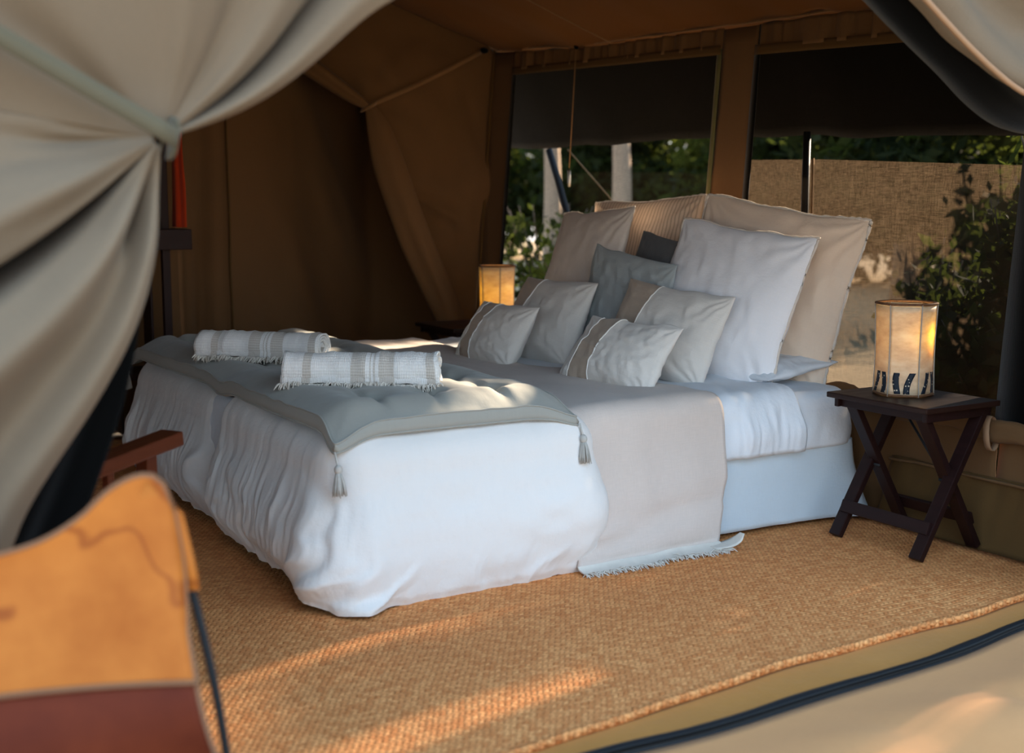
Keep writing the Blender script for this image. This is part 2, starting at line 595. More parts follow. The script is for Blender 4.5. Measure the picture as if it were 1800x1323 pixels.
M['pale_bark'] = simple('pale_bark', (0.34, 0.25, 0.18), 0.9, 0.1, 0, 0.3, 14, 0.5)
M['sand'] = simple('sandy_ground', (0.42, 0.30, 0.175), 0.95, 0.1, 0, 0.25, 4, 0.4)

# ------------------------------------------------------------------ tent shell
def wall_y(z):                    # back wall leans a little outwards towards the eave
    return 3.30 + 0.08 * np.asarray(z, float)

def eave(x):
    return interp(x, [-6.0, -5.15, -4.1, -3.2, -2.0], [1.85, 1.79, 1.765, 1.74, 1.715])

RIDGE_Y, RIDGE_Z = 1.15, 2.75

def ground_obj():
    n = 40
    x = np.linspace(-30, 18, n)
    y = np.linspace(-22, 40, n)
    X, Y = np.meshgrid(x, y, indexing='ij')
    Z = -0.05 + 0.03 * fbm(X * 0.5, Y * 0.5) * smooth(4, 9, np.abs(X + 4) + 0 * Y)
    o = grid('ground', stk([X, Y, Z], -1), M['sand'])
    tag(o, kind='structure')
ground_obj()

def floor_obj():
    x = np.linspace(-6.9, -1.90, 60)
    y = np.linspace(-1.05, 3.34, 60)
    X, Y = np.meshgrid(x, y, indexing='ij')
    Z = -0.012 + 0.004 * fbm(X * 6, Y * 3, 0, 4) * smooth(-2.5, -2.1, X)
    tag(grid('floor', stk([X, Y, Z], -1), M['ground_sheet'], thick=0.006), kind='structure')
floor_obj()

def roof_obj():
    n, k = 70, 40
    x = np.linspace(-6.0, -2.0, n)
    # rear slope, with shallow drape lines running up the slope
    t = np.linspace(0, 1, k)
    X, T = np.meshgrid(x, t, indexing='ij')
    ye = wall_y(eave(X)) + 0.03
    Y = ye * (1 - T) + RIDGE_Y * T
    Z = eave(X) * (1 - T) + RIDGE_Z * T - 0.05 * np.sin(np.pi * T) + 0.012 * vnoise(X * 7, T * 0.8, 2) * (1 - 0.5 * T)
    P1 = stk([X, Y, Z], -1)
    Y2 = RIDGE_Y - (ye - RIDGE_Y) * (1 - T)
    P2 = stk([X, Y2, Z], -1)[:, ::-1]
    P = np.concatenate([P1, P2[:, 1:]], axis=1)
    o = grid('ceiling', P, M['canvas_roof'], thick=0.004)
    tag(o, kind='structure')
    # stitched seams that run up the slope and along the eave
    lst = []
    for xs in (-4.92, -3.30):
        tt = np.linspace(0, 1, 24)
        yy = (wall_y(eave(xs)) + 0.03) * (1 - tt) + RIDGE_Y * tt
        zz = eave(xs) * (1 - tt) + RIDGE_Z * tt - 0.05 * np.sin(np.pi * tt) + 0.012 * vnoise(xs * 7, tt * 0.8, 2) * (1 - 0.5 * tt) - 0.004
        lst.append((stk([xs + 0 * tt, yy, zz], -1), 0.0035))
    xx = np.linspace(-5.95, -2.05, 60)
    yy = wall_y(eave(xx)) - 0.005
    zz = eave(xx) + 0.012 + 0.004 * vnoise(xx * 9, 0, 0)
    lst.append((stk([xx, yy, zz], -1), 0.005))
    tubes('roof_seam', lst, M['webbing_in'], o, 6)
roof_obj()

# back wall: sheets round two gauze windows ------------------------------------
W1 = dict(xl=-5.77, xr=-4.115, zt=(1.727, 1.672), zb=0.40)
W2 = dict(xl=-3.905, xr=-2.60, zt=(1.652, 1.60), zb=0.38)

def wall_sheet(name, x0, x1, zlo, zhi, parent, n=30, k=24, m='canvas', amp=0.006, fx=9, fz=2, off=0.0):
    x = np.linspace(x0, x1, n)
    t = np.linspace(0, 1, k)
    X, T = np.meshgrid(x, t, indexing='ij')
    lo = zlo(X) if callable(zlo) else zlo
    hi = zhi(X) if callable(zhi) else zhi
    Z = lo * (1 - T) + hi * T
    Y = wall_y(Z) + off + amp * fbm(X * fx, Z * fz, 1.0, 3)
    return grid(name, stk([X, Y, Z], -1), M[m], parent, thick=0.003)

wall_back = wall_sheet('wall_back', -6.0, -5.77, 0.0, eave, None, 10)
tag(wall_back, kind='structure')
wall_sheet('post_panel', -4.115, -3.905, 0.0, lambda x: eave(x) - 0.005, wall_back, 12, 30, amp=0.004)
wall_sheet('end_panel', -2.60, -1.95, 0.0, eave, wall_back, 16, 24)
zt1 = lambda x: interp(x, [W1['xl'], W1['xr']], W1['zt'])
zt2 = lambda x: interp(x, [W2['xl'], W2['xr']], W2['zt'])
# gathered valance over each window, and the flat hem beneath it
wall_sheet('valance', W1['xl'], W1['xr'], lambda x: zt1(x) + 0.012, eave, wall_back, 140, 8, amp=0.018, fx=22, fz=0.6)
wall_sheet('valance', W2['xl'], W2['xr'], lambda x: zt2(x) + 0.012, eave, wall_back, 140, 8, amp=0.016, fx=18, fz=0.6)
wall_sheet('valance_hem', W1['xl'], W1['xr'], lambda x: zt1(x) - 0.012, lambda x: zt1(x) + 0.026, wall_back, 40, 4, m='canvas_low', amp=0.003, off=-0.012)
wall_sheet('valance_hem', W2['xl'], W2['xr'], lambda x: zt2(x) - 0.012, lambda x: zt2(x) + 0.026, wall_back, 40, 4, m='canvas_low', amp=0.003, off=-0.012)
wall_sheet('lower_panel', W1['xl'], W1['xr'], 0.0, W1['zb'], wall_back, 60, 14, amp=0.012, fx=4, fz=6)
wall_sheet('lower_panel', W2['xl'], W2['xr'], 0.0, W2['zb'], wall_back, 60, 14, amp=0.014, fx=4, fz=7)
# puckered skirting below the seam at the right hand end
def skirting():
    n, k = 90, 14
    x = np.linspace(-3.02, -1.95, n)
    t = np.linspace(0, 1, k)
    X, T = np.meshgrid(x, t, indexing='ij')
    Z = 0.215 * (1 - T) - 0.005 * T
    Y = wall_y(Z) - 0.018 - 0.05 * T ** 1.5 + 0.006 * vnoise(X * 38, T * 0.7, 0) * (1 - T) + 0.016 * fbm(X * 4, T * 1.2, 5)
    grid('skirting_panel', stk([X, Y, Z], -1), M['canvas_low'], wall_back, thick=0.003)
    xx = np.linspace(-3.02, -1.95, 60)
    tube('skirting_seam', stk([xx, wall_y(0.21) - 0.022 + 0 * xx, 0.208 + 0.003 * vnoise(xx * 8, 0)], -1), 0.005, M['canvas'], wall_back, 6)
skirting()

def window(name, W, zt):
    x = np.linspace(W['xl'] - 0.01, W['xr'] + 0.01, 50)
    t = np.linspace(0, 1, 40)
    X, T = np.meshgrid(x, t, indexing='ij')
    Z = (W['zb'] - 0.03) * (1 - T) + (zt(X) + 0.02) * T
    Y = wall_y(Z) + 0.012 + 0.004 * fbm(X * 3, Z * 2, 3)
    g = grid(name, stk([X, Y, Z], -1), M['gauze'])
    tag(g, kind='structure')
    zz = np.linspace(W['zb'], 1, 2)
    for xe, nm, m, w in ((W['xl'], 'edge_binding', 'binding', 0.030), (W['xr'], 'edge_binding', 'olive' if W is W1 else 'binding', 0.026)):
        z = np.linspace(W['zb'] - 0.02, float(zt(xe)) + 0.01, 24)
        s = 1 if xe == W['xl'] else -1
        P = stk([stk([xe + s * w * q + 0 * z + 0.003 * vnoise(z * 5, q), wall_y(z) - 0.006, z], -1) for q in ((-0.15, 0.5, 0.9) if m == 'olive' or xe == W['xl'] else (-4.5, -2, 0.9))], 1)
        grid(nm, P, M[m], g, thick=0.004)
    return g
window('window_1', W1, zt1)
window('window_2', W2, zt2)

# rolled window cover lying along each sill, held with leather tabs
def sill_roll(x0, x1, z0, label, slack):
    n = 90
    x = np.linspace(x0, x1, n)
    z = z0 + 0.012 * fbm(x * 5, 0, 2) - slack * (x - x0) / (x1 - x0)
    y = wall_y(z) - 0.035 + 0.006 * vnoise(x * 9, 4)
    r = 0.026 + 0.008 * fbm(x * 7, 0.3, 0.1)
    k = 18
    ang = np.linspace(0, 2 * np.pi, k, endpoint=False)
    rr = r[:, None] * (1 + 0.16 * np.sin(ang[None] * 3 + x[:, None] * 9) + 0.1 * fbm(x[:, None] * 12, np.cos(ang)[None] * 2, np.sin(ang)[None] * 2))
    P = stk([np.broadcast_to(x[:, None], (n, k)), y[:, None] + rr * np.cos(ang), z[:, None] + rr * 1.25 * np.sin(ang)], -1)
    o = grid('rolled_window_cover', P, M['canvas'], wrap=True)
    tag(o, label, 'blind')
    return o
sill_roll(-5.72, -4.15, 0.375, 'rolled canvas window cover under the gauze window beyond the beige striped pillow', 0.01)
rc = sill_roll(-3.86, -2.2, 0.415, 'rolled canvas window cover under the gauze window behind the folding table', 0.06)
for xt in (-2.595, -2.40):
    a = np.linspace(-0.6, 1.35, 14) * math.pi
    zc = 0.37
    P = stk([stk([xt + q + 0.006 * np.sin(a), wall_y(zc) - 0.045 - 0.042 * np.sin(a * 0.8 + 0.5), zc - 0.01 + 0.055 * np.cos(a)], -1) for q in (-0.011, 0.011)], 1)
    grid('leather_tab', P, M['tab'], rc, thick=0.003)

# far gable wall with a tied-back curtain ---------------------------------------
XF = -5.98
inner = np.array([(1.45, 2.30), (1.95, 2.01), (2.39, 1.735), (2.685, 1.545), (2.79, 1.25), (2.93, 0.90), (3.07, 0.62), (3.19, 0.40), (3.30, 0.12), (3.33, 0.0)])
outer = np.array([(1.45, 2.66), (2.10, 2.385), (2.80, 2.112), (3.40, 1.875), (3.445, 1.60), (3.415, 1.15), (3.40, 0.80), (3.375, 0.50), (3.35, 0.15), (3.34, 0.0)])
def far_wall():
    n, k = 100, 46
    I = spline(inner, n)
    O = spline(outer, n)
    s = np.linspace(0, 1, k)
    YZ = I[:, None] * (1 - s[None, :, None]) + O[:, None] * s[None, :, None]
    Y, Z = YZ[..., 0], YZ[..., 1]
    dy, dz = Y - 2.685, Z - 1.545
    rad = np.sqrt(dy ** 2 + dz ** 2)
    ang = np.arctan2(dz, dy)
    X = XF + 0.010 * np.sin(ang * 9 + 1.5 * fbm(Y * 2, Z * 2)) * np.exp(-rad * 1.6) * (1 - s[None]) + 0.03 * fbm(Y * 2.4 + Z * 1.4, Z * 2.2 - Y * 1.8, 4) + 0.012 * (1 - 2 * np.abs(vnoise(Y * 4.5 + Z * 3.2, Z * 1.2 - Y * 0.8, 8)))
    # one horizontal sag crease below mid height
    X = X - 0.05 * np.exp(-((Z - 1.03 - 0.06 * np.sin(Y * 9)) / 0.035) ** 2) * smooth(2.88, 2.95, Y) * (1 - smooth(3.2, 3.3, Y))
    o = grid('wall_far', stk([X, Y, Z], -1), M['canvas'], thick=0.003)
    tag(o, kind='structure')
    # left hand part of the same wall
    y = np.linspace(-1.1, 1.72, 50)
    t = np.linspace(0, 1, 40)
    YY, T = np.meshgrid(y, t, indexing='ij')
    top = interp(YY, [-1.15, RIDGE_Y, 1.75], [1.83, 2.72, 2.52])
    ZZ = T * top
    XX = XF + 0.02 * fbm(YY * 3, ZZ * 0.8, 7)
    grid('wall_panel', stk([XX, YY, ZZ], -1), M['canvas'], o, thick=0.003)
    # gable above the doorway
    P = stk([stk([XF + 0 * y[:20], np.linspace(0.9, 1.75, 20), np.linspace(1.75, 1.95, 20) + 0.4 * q], -1) for q in (0, 1, 2)], 1)
    grid('gable_panel', P, M['canvas'], o, thick=0.003)
    # corner seam
    z = np.linspace(0, 1.86, 30)
    tube('corner_seam', stk([XF + 0.012 + 0 * z, wall_y(z) - 0.012, z], -1), 0.008, M['canvas_low'], o, 6)
far_wall()

# canvas screen behind the doorway, receding to the right
def back_screen():
    n, k = 90, 50
    y = np.linspace(1.70, 3.32, n)
    z = np.linspace(-0.01, 2.4, k)
    Y, Z = np.meshgrid(y, z, indexing='ij')
    q_ = np.linspace(0, 1, n)[:, None] + 0 * Z
    Y = interp(q_, [0, 0.16, 0.40, 0.70, 0.85, 1.0], [1.70, 1.99, 2.4, 3.0, 3.36, 3.40])
    X = interp(q_, [0, 0.16, 0.40, 0.70, 0.85, 1.0], [-6.00, -6.02, -6.20, -6.62, -6.55, -6.04])
    d = np.clip(Y - 1.99, 0, 2)
    X = X + 0.035 * fbm((Y + 0.5 * Z) * 4, (Z - 0.4 * Y) * 0.9, 9) * smooth(0.03, 0.3, d)
    # soft hanging folds of the free edge
    X = X + 0.035 * smooth(1.99, 1.80, Y) * np.sin(Y * 40 + 0.5 * np.sin(Z * 3)) * (0.5 + 0.5 * smooth(1.6, 0.4, Z))
    o = grid('wall_screen', stk([X, Y, Z], -1), M['canvas'], thick=0.003)
    tag(o, kind='structure')
    zz = np.linspace(0, 1.9, 30)
    tube('screen_seam', stk([-6.012 + 0 * zz, 1.985 + 0.004 * vnoise(zz * 4, 0), zz], -1), 0.006, M['canvas_low'], o, 6)
    # unseen roof added over the space behind the doorway to keep it dark
    P = np.array([[(-8, 1.0, 2.3), (-8, 4.2, 2.3)], [(-5.99, 1.0, 2.3), (-5.99, 4.2, 2.3)]], float)
    grid('added_dark_roof', P, M['canvas_low'], o, thick=0.004)
back_screen()

# left eave wall (behind the foot of the bed)
def wall_left():
    x = np.linspace(-6.0, -2.0, 40)
    z = np.linspace(-0.01, 1, 20)
    X, T = np.meshgrid(x, z, indexing='ij')
    Z = T * 0.80 - 0.01
    Y = -1.13 + 0.02 * fbm(X * 3, Z, 3)
    o = grid('wall_left', stk([X, Y, Z], -1), M['canvas'], thick=0.003)
    tag(o, kind='structure')
    Z = 1.50 + T * (eave(X) - 1.49)
    grid('top_panel', stk([X, Y, Z], -1), M['canvas'], o, thick=0.003)
    for xa, xb in ((-6.0, -4.1), (-2.6, -2.0)):
        x = np.linspace(xa, xb, 8)
        X, T = np.meshgrid(x, z, indexing='ij')
        grid('post_panel', stk([X, -1.13 + 0.0 * X, 0.78 + T * 0.74], -1), M['canvas'], o, thick=0.003)
    x = np.linspace(-4.1, -2.6, 20)
    X, T = np.meshgrid(x, z, indexing='ij')
    tag(grid('window_3', stk([X, -1.14 + 0.0 * X, 0.78 + T * 0.74], -1), M['gauze']), kind='structure')
wall_left()

def gathered_roll(pts, rads, m, seed, flutes=5, depth=0.18, n=70, k=36, flat=0.6):
    p = spline(np.asarray(pts, float), n)
    r = np.interp(np.linspace(0, 1, n), np.linspace(0, 1, len(rads)), rads)
    t, a, b = frames(p)
    ang = np.linspace(0, 2 * np.pi, k, endpoint=False)
    s = np.linspace(0, 1, n)
    rr = r[:, None] * (1 + depth * np.sin(ang[None] * flutes + seed + 2.0 * s[:, None]) * (0.5 + 0.5 * vnoise(s[:, None] * 4, np.cos(ang)[None] * 1.5 + seed, np.sin(ang)[None] * 1.5)))
    return p[:, None] + rr[..., None] * (np.cos(ang)[None, :, None] * a[:, None] + flat * np.sin(ang)[None, :, None] * b[:, None])

far_curtain = empty('tied_curtain', (XF + 0.04, 2.70, 0.0), 0,
                    'brown canvas curtain tied back to the far tent corner by a strap', 'curtain')
fo = np.array([XF + 0.04, 2.70, 0.0])
XC = XF + 0.045
P = gathered_roll([(XC, 1.5, 2.25), (XC, 2.0, 1.955), (XC, 2.39, 1.715), (XC + 0.01, 2.60, 1.585), (XC + 0.02, 2.685, 1.535)], [0.09, 0.085, 0.075, 0.055, 0.026], None, 1.0, 4, 0.16)
grid('upper_roll', P - fo, M['canvas'], far_curtain, wrap=True)
P = gathered_roll([(XC + 0.02, 2.685, 1.545), (XC + 0.015, 2.735, 1.43), (XC, 2.80, 1.24), (XC, 2.93, 0.90), (XC, 3.06, 0.62), (XC, 3.16, 0.40), (XC, 3.22, 0.12), (XC, 3.23, 0.01)], [0.022, 0.06, 0.085, 0.088, 0.082, 0.08, 0.07, 0.06], None, 2.6, 5, 0.15)
grid('lower_roll', P - fo, M['canvas'], far_curtain, wrap=True)
s_ = np.linspace(0, 1, 16)
pts = stk([XC + 0.035 + 0.0 * s_, 2.66 + (3.32 - 2.66) * s_, 1.535 + (1.838 - 1.535) * s_ - 0.012 * np.sin(np.pi * s_)], -1)
P = stk([pts + np.array([0, 0, q]) for q in (-0.013, 0.0, 0.013)], 1)
grid('strap', P - fo, M['webbing_in'], far_curtain, thick=0.004)
a_ = np.linspace(0, 2 * np.pi, 20)
P = stk([stk([XC + 0.02 + 0.034 * np.cos(a_), 2.685 + 0.038 * np.sin(a_) + q * 0.4, 1.54 + 0.020 * np.sin(a_) + q], -1) for q in (-0.012, 0.012)], 1)
grid('strap_loop', P - fo, M['webbing_in'], far_curtain, thick=0.004)
sphere('anchor_knot', (XC + 0.035 - fo[0], 3.335 - fo[1], 1.845), 0.016, M['binding'], far_curtain, (1, 1.6, 1))

# near tent flaps -----------------------------------------------------------------
def fan_sheet(K, X0, ang_fn, a_n, rmax, fold_fn, r_n=70, rmin=0.012):
    """cloth gathered at K: a fan of rays in the plane x = X0 with folds growing away from the knot"""
    a = np.linspace(0, 1, a_n)
    r = rmin + (rmax - rmin) * np.linspace(0, 1, r_n) ** 1.3
    A, R_ = np.meshgrid(a, r, indexing='ij')
    TH = ang_fn(A, R_)
    Y = K[0] + R_ * np.cos(TH)
    Z = K[1] + R_ * np.sin(TH)
    X = X0 + fold_fn(A, R_, TH)
    return stk([X, Y, Z], -1)

KN = (0.566, 1.176)          # the tie point of the near flap
XN = -2.05
flap = empty('tent_flap', (XN, 0.30, 0.0), 0, 'large pale khaki tent flap tied back by a strap, blurred beside the bed foot', 'curtain')
fo2 = np.array([XN, 0.30, 0.0])
D = math.radians
def up_ang(A, R_):
    lo = D(16) + D(15) * smooth(0.0, 0.45, R_)      # opening edge, sagging near the knot
    return lo + A * (D(172) - lo)
def up_fold(A, R_, TH):
    f = 0.030 * np.exp(-((A - 0.035) / 0.03) ** 2) - 0.050 * np.exp(-((A - 0.085) / 0.012) ** 2) + 0.028 * np.exp(-((A - 0.15) / 0.045) ** 2) \
        - 0.015 * np.exp(-((A - 0.26) / 0.03) ** 2) + 0.012 * np.exp(-((A - 0.40) / 0.05) ** 2) - 0.02 * np.exp(-((A - 0.8) / 0.05) ** 2)
    tilt = 0.38 * R_ * np.maximum(np.sin(TH), 0) * smooth(0.05, 0.35, A)
    return tilt + f * smooth(0, 0.16, R_) * (1 + 0.3 * R_) + 0.018 * fbm(A * 3, R_ * 3, 2.0) * smooth(0.05, 0.5, R_) + 0.01 * (1 - smooth(0, 0.1, R_))
P = fan_sheet(KN, XN, up_ang, 190, 1.9, up_fold)
grid('upper_drape', P - fo2, M['canvas_out'], flap, thick=0.003)
def low_ang(A, R_):
    hi = D(-94) - D(18) * smooth(0.05, 0.65, R_)      # right hand edge
    return D(-188) + A * (hi - D(-188))
def low_fold(A, R_, TH):
    g = smooth(0.0, 0.2, R_)
    f = 0.07 * np.exp(-((A - 0.36) / 0.13) ** 2) - 0.24 * np.exp(-((A - 0.56) / 0.026) ** 2) + 0.075 * np.exp(-((A - 0.73) / 0.09) ** 2) \
        - 0.045 * np.exp(-((A - 0.84) / 0.03) ** 2) * (1 - smooth(0.14, 0.22, R_)) + 0.035 * np.exp(-((A - 0.95) / 0.05) ** 2) - 0.025 * np.exp(-((A - 0.12) / 0.04) ** 2) * (1 - smooth(0.12, 0.25, R_))
    return f * g * (0.75 + 0.8 * R_) + 0.22 * R_ * np.maximum(-np.sin(TH), 0) * smooth(0.95, 0.55, A) + 0.015 * fbm(A * 4, R_ * 2.5, 6.0) * g + 0.012 * (1 - smooth(0, 0.1, R_))
P = fan_sheet(KN, XN, low_ang, 190, 1.25, low_fold)
P[..., 2] = np.maximum(P[..., 2], 0.004)
grid('lower_drape', P - fo2, M['canvas_out'], flap, thick=0.003)
# dark net lining that hangs behind the free edge
def lin_ang(A, R_):
    return D(-120) + A * (D(-91) - D(12) * smooth(0.10, 0.8, R_) - D(-120))
P = fan_sheet(KN, XN - 0.10, lin_ang, 24, 1.25, lambda A, R_, TH: 0.02 * np.sin(A * 14) * R_)
P[..., 2] = np.maximum(P[..., 2], 0.004)
grid('net_lining', P - fo2, M['dark_lining'], flap, thick=0.003)
s_ = np.linspace(0, 1, 30)
pts = stk([XN + 0.085 + 0.01 * np.sin(s_ * 3), KN[0] + 0.006 - 0.95 * s_, KN[1] - 0.004 + 0.575 * s_ - 0.02 * np.sin(np.pi * s_)], -1)
P = stk([pts + np.array([0, 0.45, 0.9]) * q for q in (-0.014, 0.0, 0.014)], 1)
grid('strap', P - fo2, M['webbing'], flap, thick=0.004)
a_ = np.linspace(-0.6, 1.1, 20) * np.pi
P = stk([stk([XN + 0.02 + 0.045 * np.cos(a_), KN[0] + 0.012 + q * 0.2, KN[1] + 0.02 * np.sin(a_) + q], -1) for q in (-0.014, 0.014)], 1)
grid('strap_loop', P - fo2, M['webbing'], flap, thick=0.004)

# right hand near flap, swagged up at the upper corner
rflap = empty('tent_flap', (XN, 2.6, 0.0), 0, 'pale canvas tent flap edge hanging in the upper right corner', 'curtain')
fo3 = np.array([XN, 2.6, 0.0])
edge = spline([(1.60, 1.95), (1.95, 1.72), (2.26, 1.518), (2.435, 1.411), (2.579, 1.341), (2.66, 1.330), (2.82, 1.345), (3.1, 1.36), (3.35, 1.34)], 70)
tt = np.linspace(0, 1, 36)
E = edge[:, None]
Yr = E[..., 0] + 0.20 * tt[None] + 0 * E[..., 0]
Zr = E[..., 1] + 0.95 * tt[None]
Xr = XN + 0.035 * np.cos(tt[None] * 26 + edge[:, 0:1] * 2) * (1 - smooth(0.2, 0.9, tt))[None] + 0.02 * fbm(Yr * 3, Zr * 3, 1)
grid('drape', stk([Xr, Yr, Zr], -1) - fo3, M['canvas_out'], rflap, thick=0.003)
hem = stk([XN + 0.03 + 0 * edge[:, 0], edge[:, 0], edge[:, 1] - 0.004], -1)
tube('hem', hem - fo3, 0.007, M['tab'], rflap, 8)
net = spline([(-2.17, 1.66, 1.98), (-2.17, 2.02, 1.735), (-2.17, 2.34, 1.530), (-2.165, 2.52, 1.422), (-2.17, 2.69, 1.325), (-2.17, 2.82, 1.295), (-2.17, 3.0, 1.31), (-2.17, 3.25, 1.30)], 70)
P = gathered_roll(net, [0.045, 0.05, 0.055, 0.05, 0.05], None, 0.4, 5, 0.15, 70, 24, 1.0)
grid('net_roll', P - fo3, M['dark_lining'], rflap, wrap=True)

# gable strip closing the tent right of the doorway
yy_ = np.linspace(2.98, 3.52, 20)
P = stk([stk([-2.02 + 0.01 * np.sin(yy_ * 20), yy_ + 0 * q, q * (1.95 - 0.39 * (yy_ - 2.9)) - 0.01], -1) for q in np.linspace(0, 1, 14)], 1)
tag(grid('wall_right', P, M['canvas'], thick=0.003), kind='structure')

# threshold: zip strip and the door cloth lying outside it ---------------------------
def threshold():
    zx = spline([(-1.93, 0.2), (-1.93, 0.9), (-1.928, 1.337), (-1.918, 1.60), (-1.940, 1.938), (-1.962, 2.362), (-2.017, 2.708), (-2.05, 3.2)], 70)
    P = stk([stk([zx[:, 0] + q, zx[:, 1], 0.010 + 0.012 * (1 - (q / 0.024) ** 2) + 0.003 * vnoise(zx[:, 1] * 7, q * 20)], -1) for q in (-0.024, -0.012, 0, 0.012, 0.024)], 1)
    z = grid('door_zip', P, M['zip'], thick=0.006)
    tag(z, 'black zip strip running along the tent threshold beside the rug', 'zip')
    q = stk([zx[:, 0] + 0.022, zx[:, 1], 0.026 + 0 * zx[:, 0]], -1)
    tube('zip_teeth', q, 0.004, M['dark_lining'], z, 6)
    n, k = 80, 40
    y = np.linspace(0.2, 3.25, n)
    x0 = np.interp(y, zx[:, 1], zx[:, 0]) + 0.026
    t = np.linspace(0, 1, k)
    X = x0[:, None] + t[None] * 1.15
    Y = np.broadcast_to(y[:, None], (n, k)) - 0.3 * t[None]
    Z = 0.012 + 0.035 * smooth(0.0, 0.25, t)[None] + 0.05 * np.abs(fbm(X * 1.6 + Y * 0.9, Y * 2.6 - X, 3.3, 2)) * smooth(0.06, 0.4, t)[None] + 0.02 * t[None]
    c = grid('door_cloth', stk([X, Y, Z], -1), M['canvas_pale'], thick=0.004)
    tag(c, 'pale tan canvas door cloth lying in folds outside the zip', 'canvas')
threshold()

# rug ------------------------------------------------------------------------------
def rug():
    n, k = 90, 70
    y = np.linspace(-0.6, 3.20, n)
    xe = interp(y, [-0.6, 0.6, 1.218, 1.6, 2.058, 2.35, 2.6, 2.929, 3.2], [-2.05, -2.035, -2.035, -2.088, -2.128, -2.138, -2.146, -2.170, -2.26]) + 0.006 * vnoise(y * 6, 3)
    # right hand end of the rug
    t = np.linspace(0, 1, k) ** 1.5
    X = xe[:, None] * (1 - t[None]) - 5.85 * t[None]
    Y = np.broadcast_to(y[:, None], X.shape) - 0.08 * smooth(2.6, 3.2, y)[:, None] * (1 - smooth(-3.4, -2.6, X)) * 0
    Z = 0.006 + 0.004 * fbm(X * 3, Y * 3, 1) * smooth(-3.0, -2.2, X)
    o = grid('woven_rug', stk([X, Y, Z], -1), M['rug'])
    s = o.modifiers.new('solidify', 'SOLIDIFY')
    s.thickness = 0.010
    s.offset = -1 if o.data.polygons[0].normal.z > 0 else 1
    tag(o, 'coarse golden brown woven grass rug under the bed and table', 'rug')
    e = stk([xe - 0.004, y, Z[:, 0] + 0.002], -1)
    e = spline(e, 400)
    e[:, 0] += 0.004 * np.sin(np.arange(400) * 1.9)
    tube('bound_edge', e, 0.0075, M['rug'], o, 6)
rug()

# ------------------------------------------------------------------ bed
BX0, BX1, BY0, BY1, BZ = -5.04, -3.075, 1.28, 3.20, 0.45
bed = empty('bed', ((BX0 + BX1) / 2, (BY0 + BY1) / 2, 0), 0, 'wide low bed with a white sheeted mattress and pale linen skirt', 'bed')
bo = np.array(bed.location)

def round_rect(x0, x1, y0, y1, rc, n):
    """points and normals of a rounded rectangle at equal arc length, starting mid way along y0"""
    segs = []
    cx = [(x1 - rc, y0 + rc, -90), (x1 - rc, y1 - rc, 0), (x0 + rc, y1 - rc, 90), (x0 + rc, y0 + rc, 180)]
    pts = []
    for (a, b, s0) in cx:
        for q in np.linspace(0, 90, 16):
            an = math.radians(s0 + q)
            pts.append((a + rc * math.cos(an), b + rc * math.sin(an)))
    pts = np.array(pts)
    start = np.array([[(x0 + x1) / 2, y0]])
    pts = np.vstack([start, pts, start])
    d = np.concatenate([[0], np.cumsum(np.linalg.norm(np.diff(pts, axis=0), axis=1))])
    L = np.linspace(0, d[-1], n, endpoint=False)
    p = stk([np.interp(L, d, pts[:, 0]), np.interp(L, d, pts[:, 1])], -1)
    t = np.roll(p, -1, 0) - np.roll(p, 1, 0)
    t /= np.linalg.norm(t, axis=1)[:, None]
    return p, stk([t[:, 1], -t[:, 0]], -1), L

def rounded_block(name, x0, x1, y0, y1, ztop, zbot, rc, re, m, parent, off, n=260, fold=None, puff=0.0, flare=0.0, tuck=0.0, nside=26):
    p, nr, L = round_rect(x0, x1, y0, y1, rc, n)
    c = np.array([(x0 + x1) / 2, (y0 + y1) / 2])
    rows = []
    for k in (0.02, 0.2, 0.4, 0.55, 0.68, 0.78, 0.86):
        q = c + (p - nr * re - c) * k
        rows.append((q, 0 * L + ztop + puff * (1 - k ** 2), 0.0))
    for s in np.linspace(0, 1, 10):
        an = s * math.pi / 2
        q = p - nr * re * (1 - math.sin(an))
        rows.append((q, 0 * L + ztop - re * (1 - math.cos(an)), s * 0.0))
    for s in np.linspace(0.04, 1, nside):
        o = flare * math.sin(s * math.pi * 0.75) - tuck * max(0, (s - 0.93) / 0.07)
        q = p + nr * o
        rows.append((q, ztop - re - s * (ztop - re - zbot) + 0 * L, s))
    P = np.empty((len(rows), n, 3))
    S = np.array([r[2] for r in rows])
    for i, (q, z, s) in enumerate(rows):
        P[i, :, :2] = q
        P[i, :, 2] = z
    if fold is not None:
        dn, dz = fold(P, S, L, nr)
        P[..., 0] += nr[None, :, 0] * dn
        P[..., 1] += nr[None, :, 1] * dn
        P[..., 2] += dz
    uv = stk(np.broadcast_arrays(L[None, :], np.array([r[1].mean() + np.linalg.norm(r[0] - c, axis=1).mean() for r in rows])[:, None]), -1)
    # first ring closes on itself
    F = grid_faces(len(rows), n, True)
    F.append(tuple(range(n)))
    F = [f[::-1] for f in F]
    V = (P - off).reshape(-1, 3)
    return pydata(name, V, F, m, parent, True, uv.reshape(-1, 2))

def matt_fold(P, S, L, nr):
    pk = fbm(L[None] * 16, S[:, None] * 0.8, 4, 3) * np.sin(np.pi * np.clip(S, 0, 1))[:, None] * 0.008
    top = (S[:, None] == 0) * 0.004 * fbm(P[..., 0] * 6, P[..., 1] * 6, 2)
    return pk, top
rounded_block('mattress', BX0, BX1, BY0, BY1, BZ, 0.255, 0.10, 0.055, M['white'], bed, bo, 420, matt_fold, flare=0.018, tuck=0.02, nside=16)

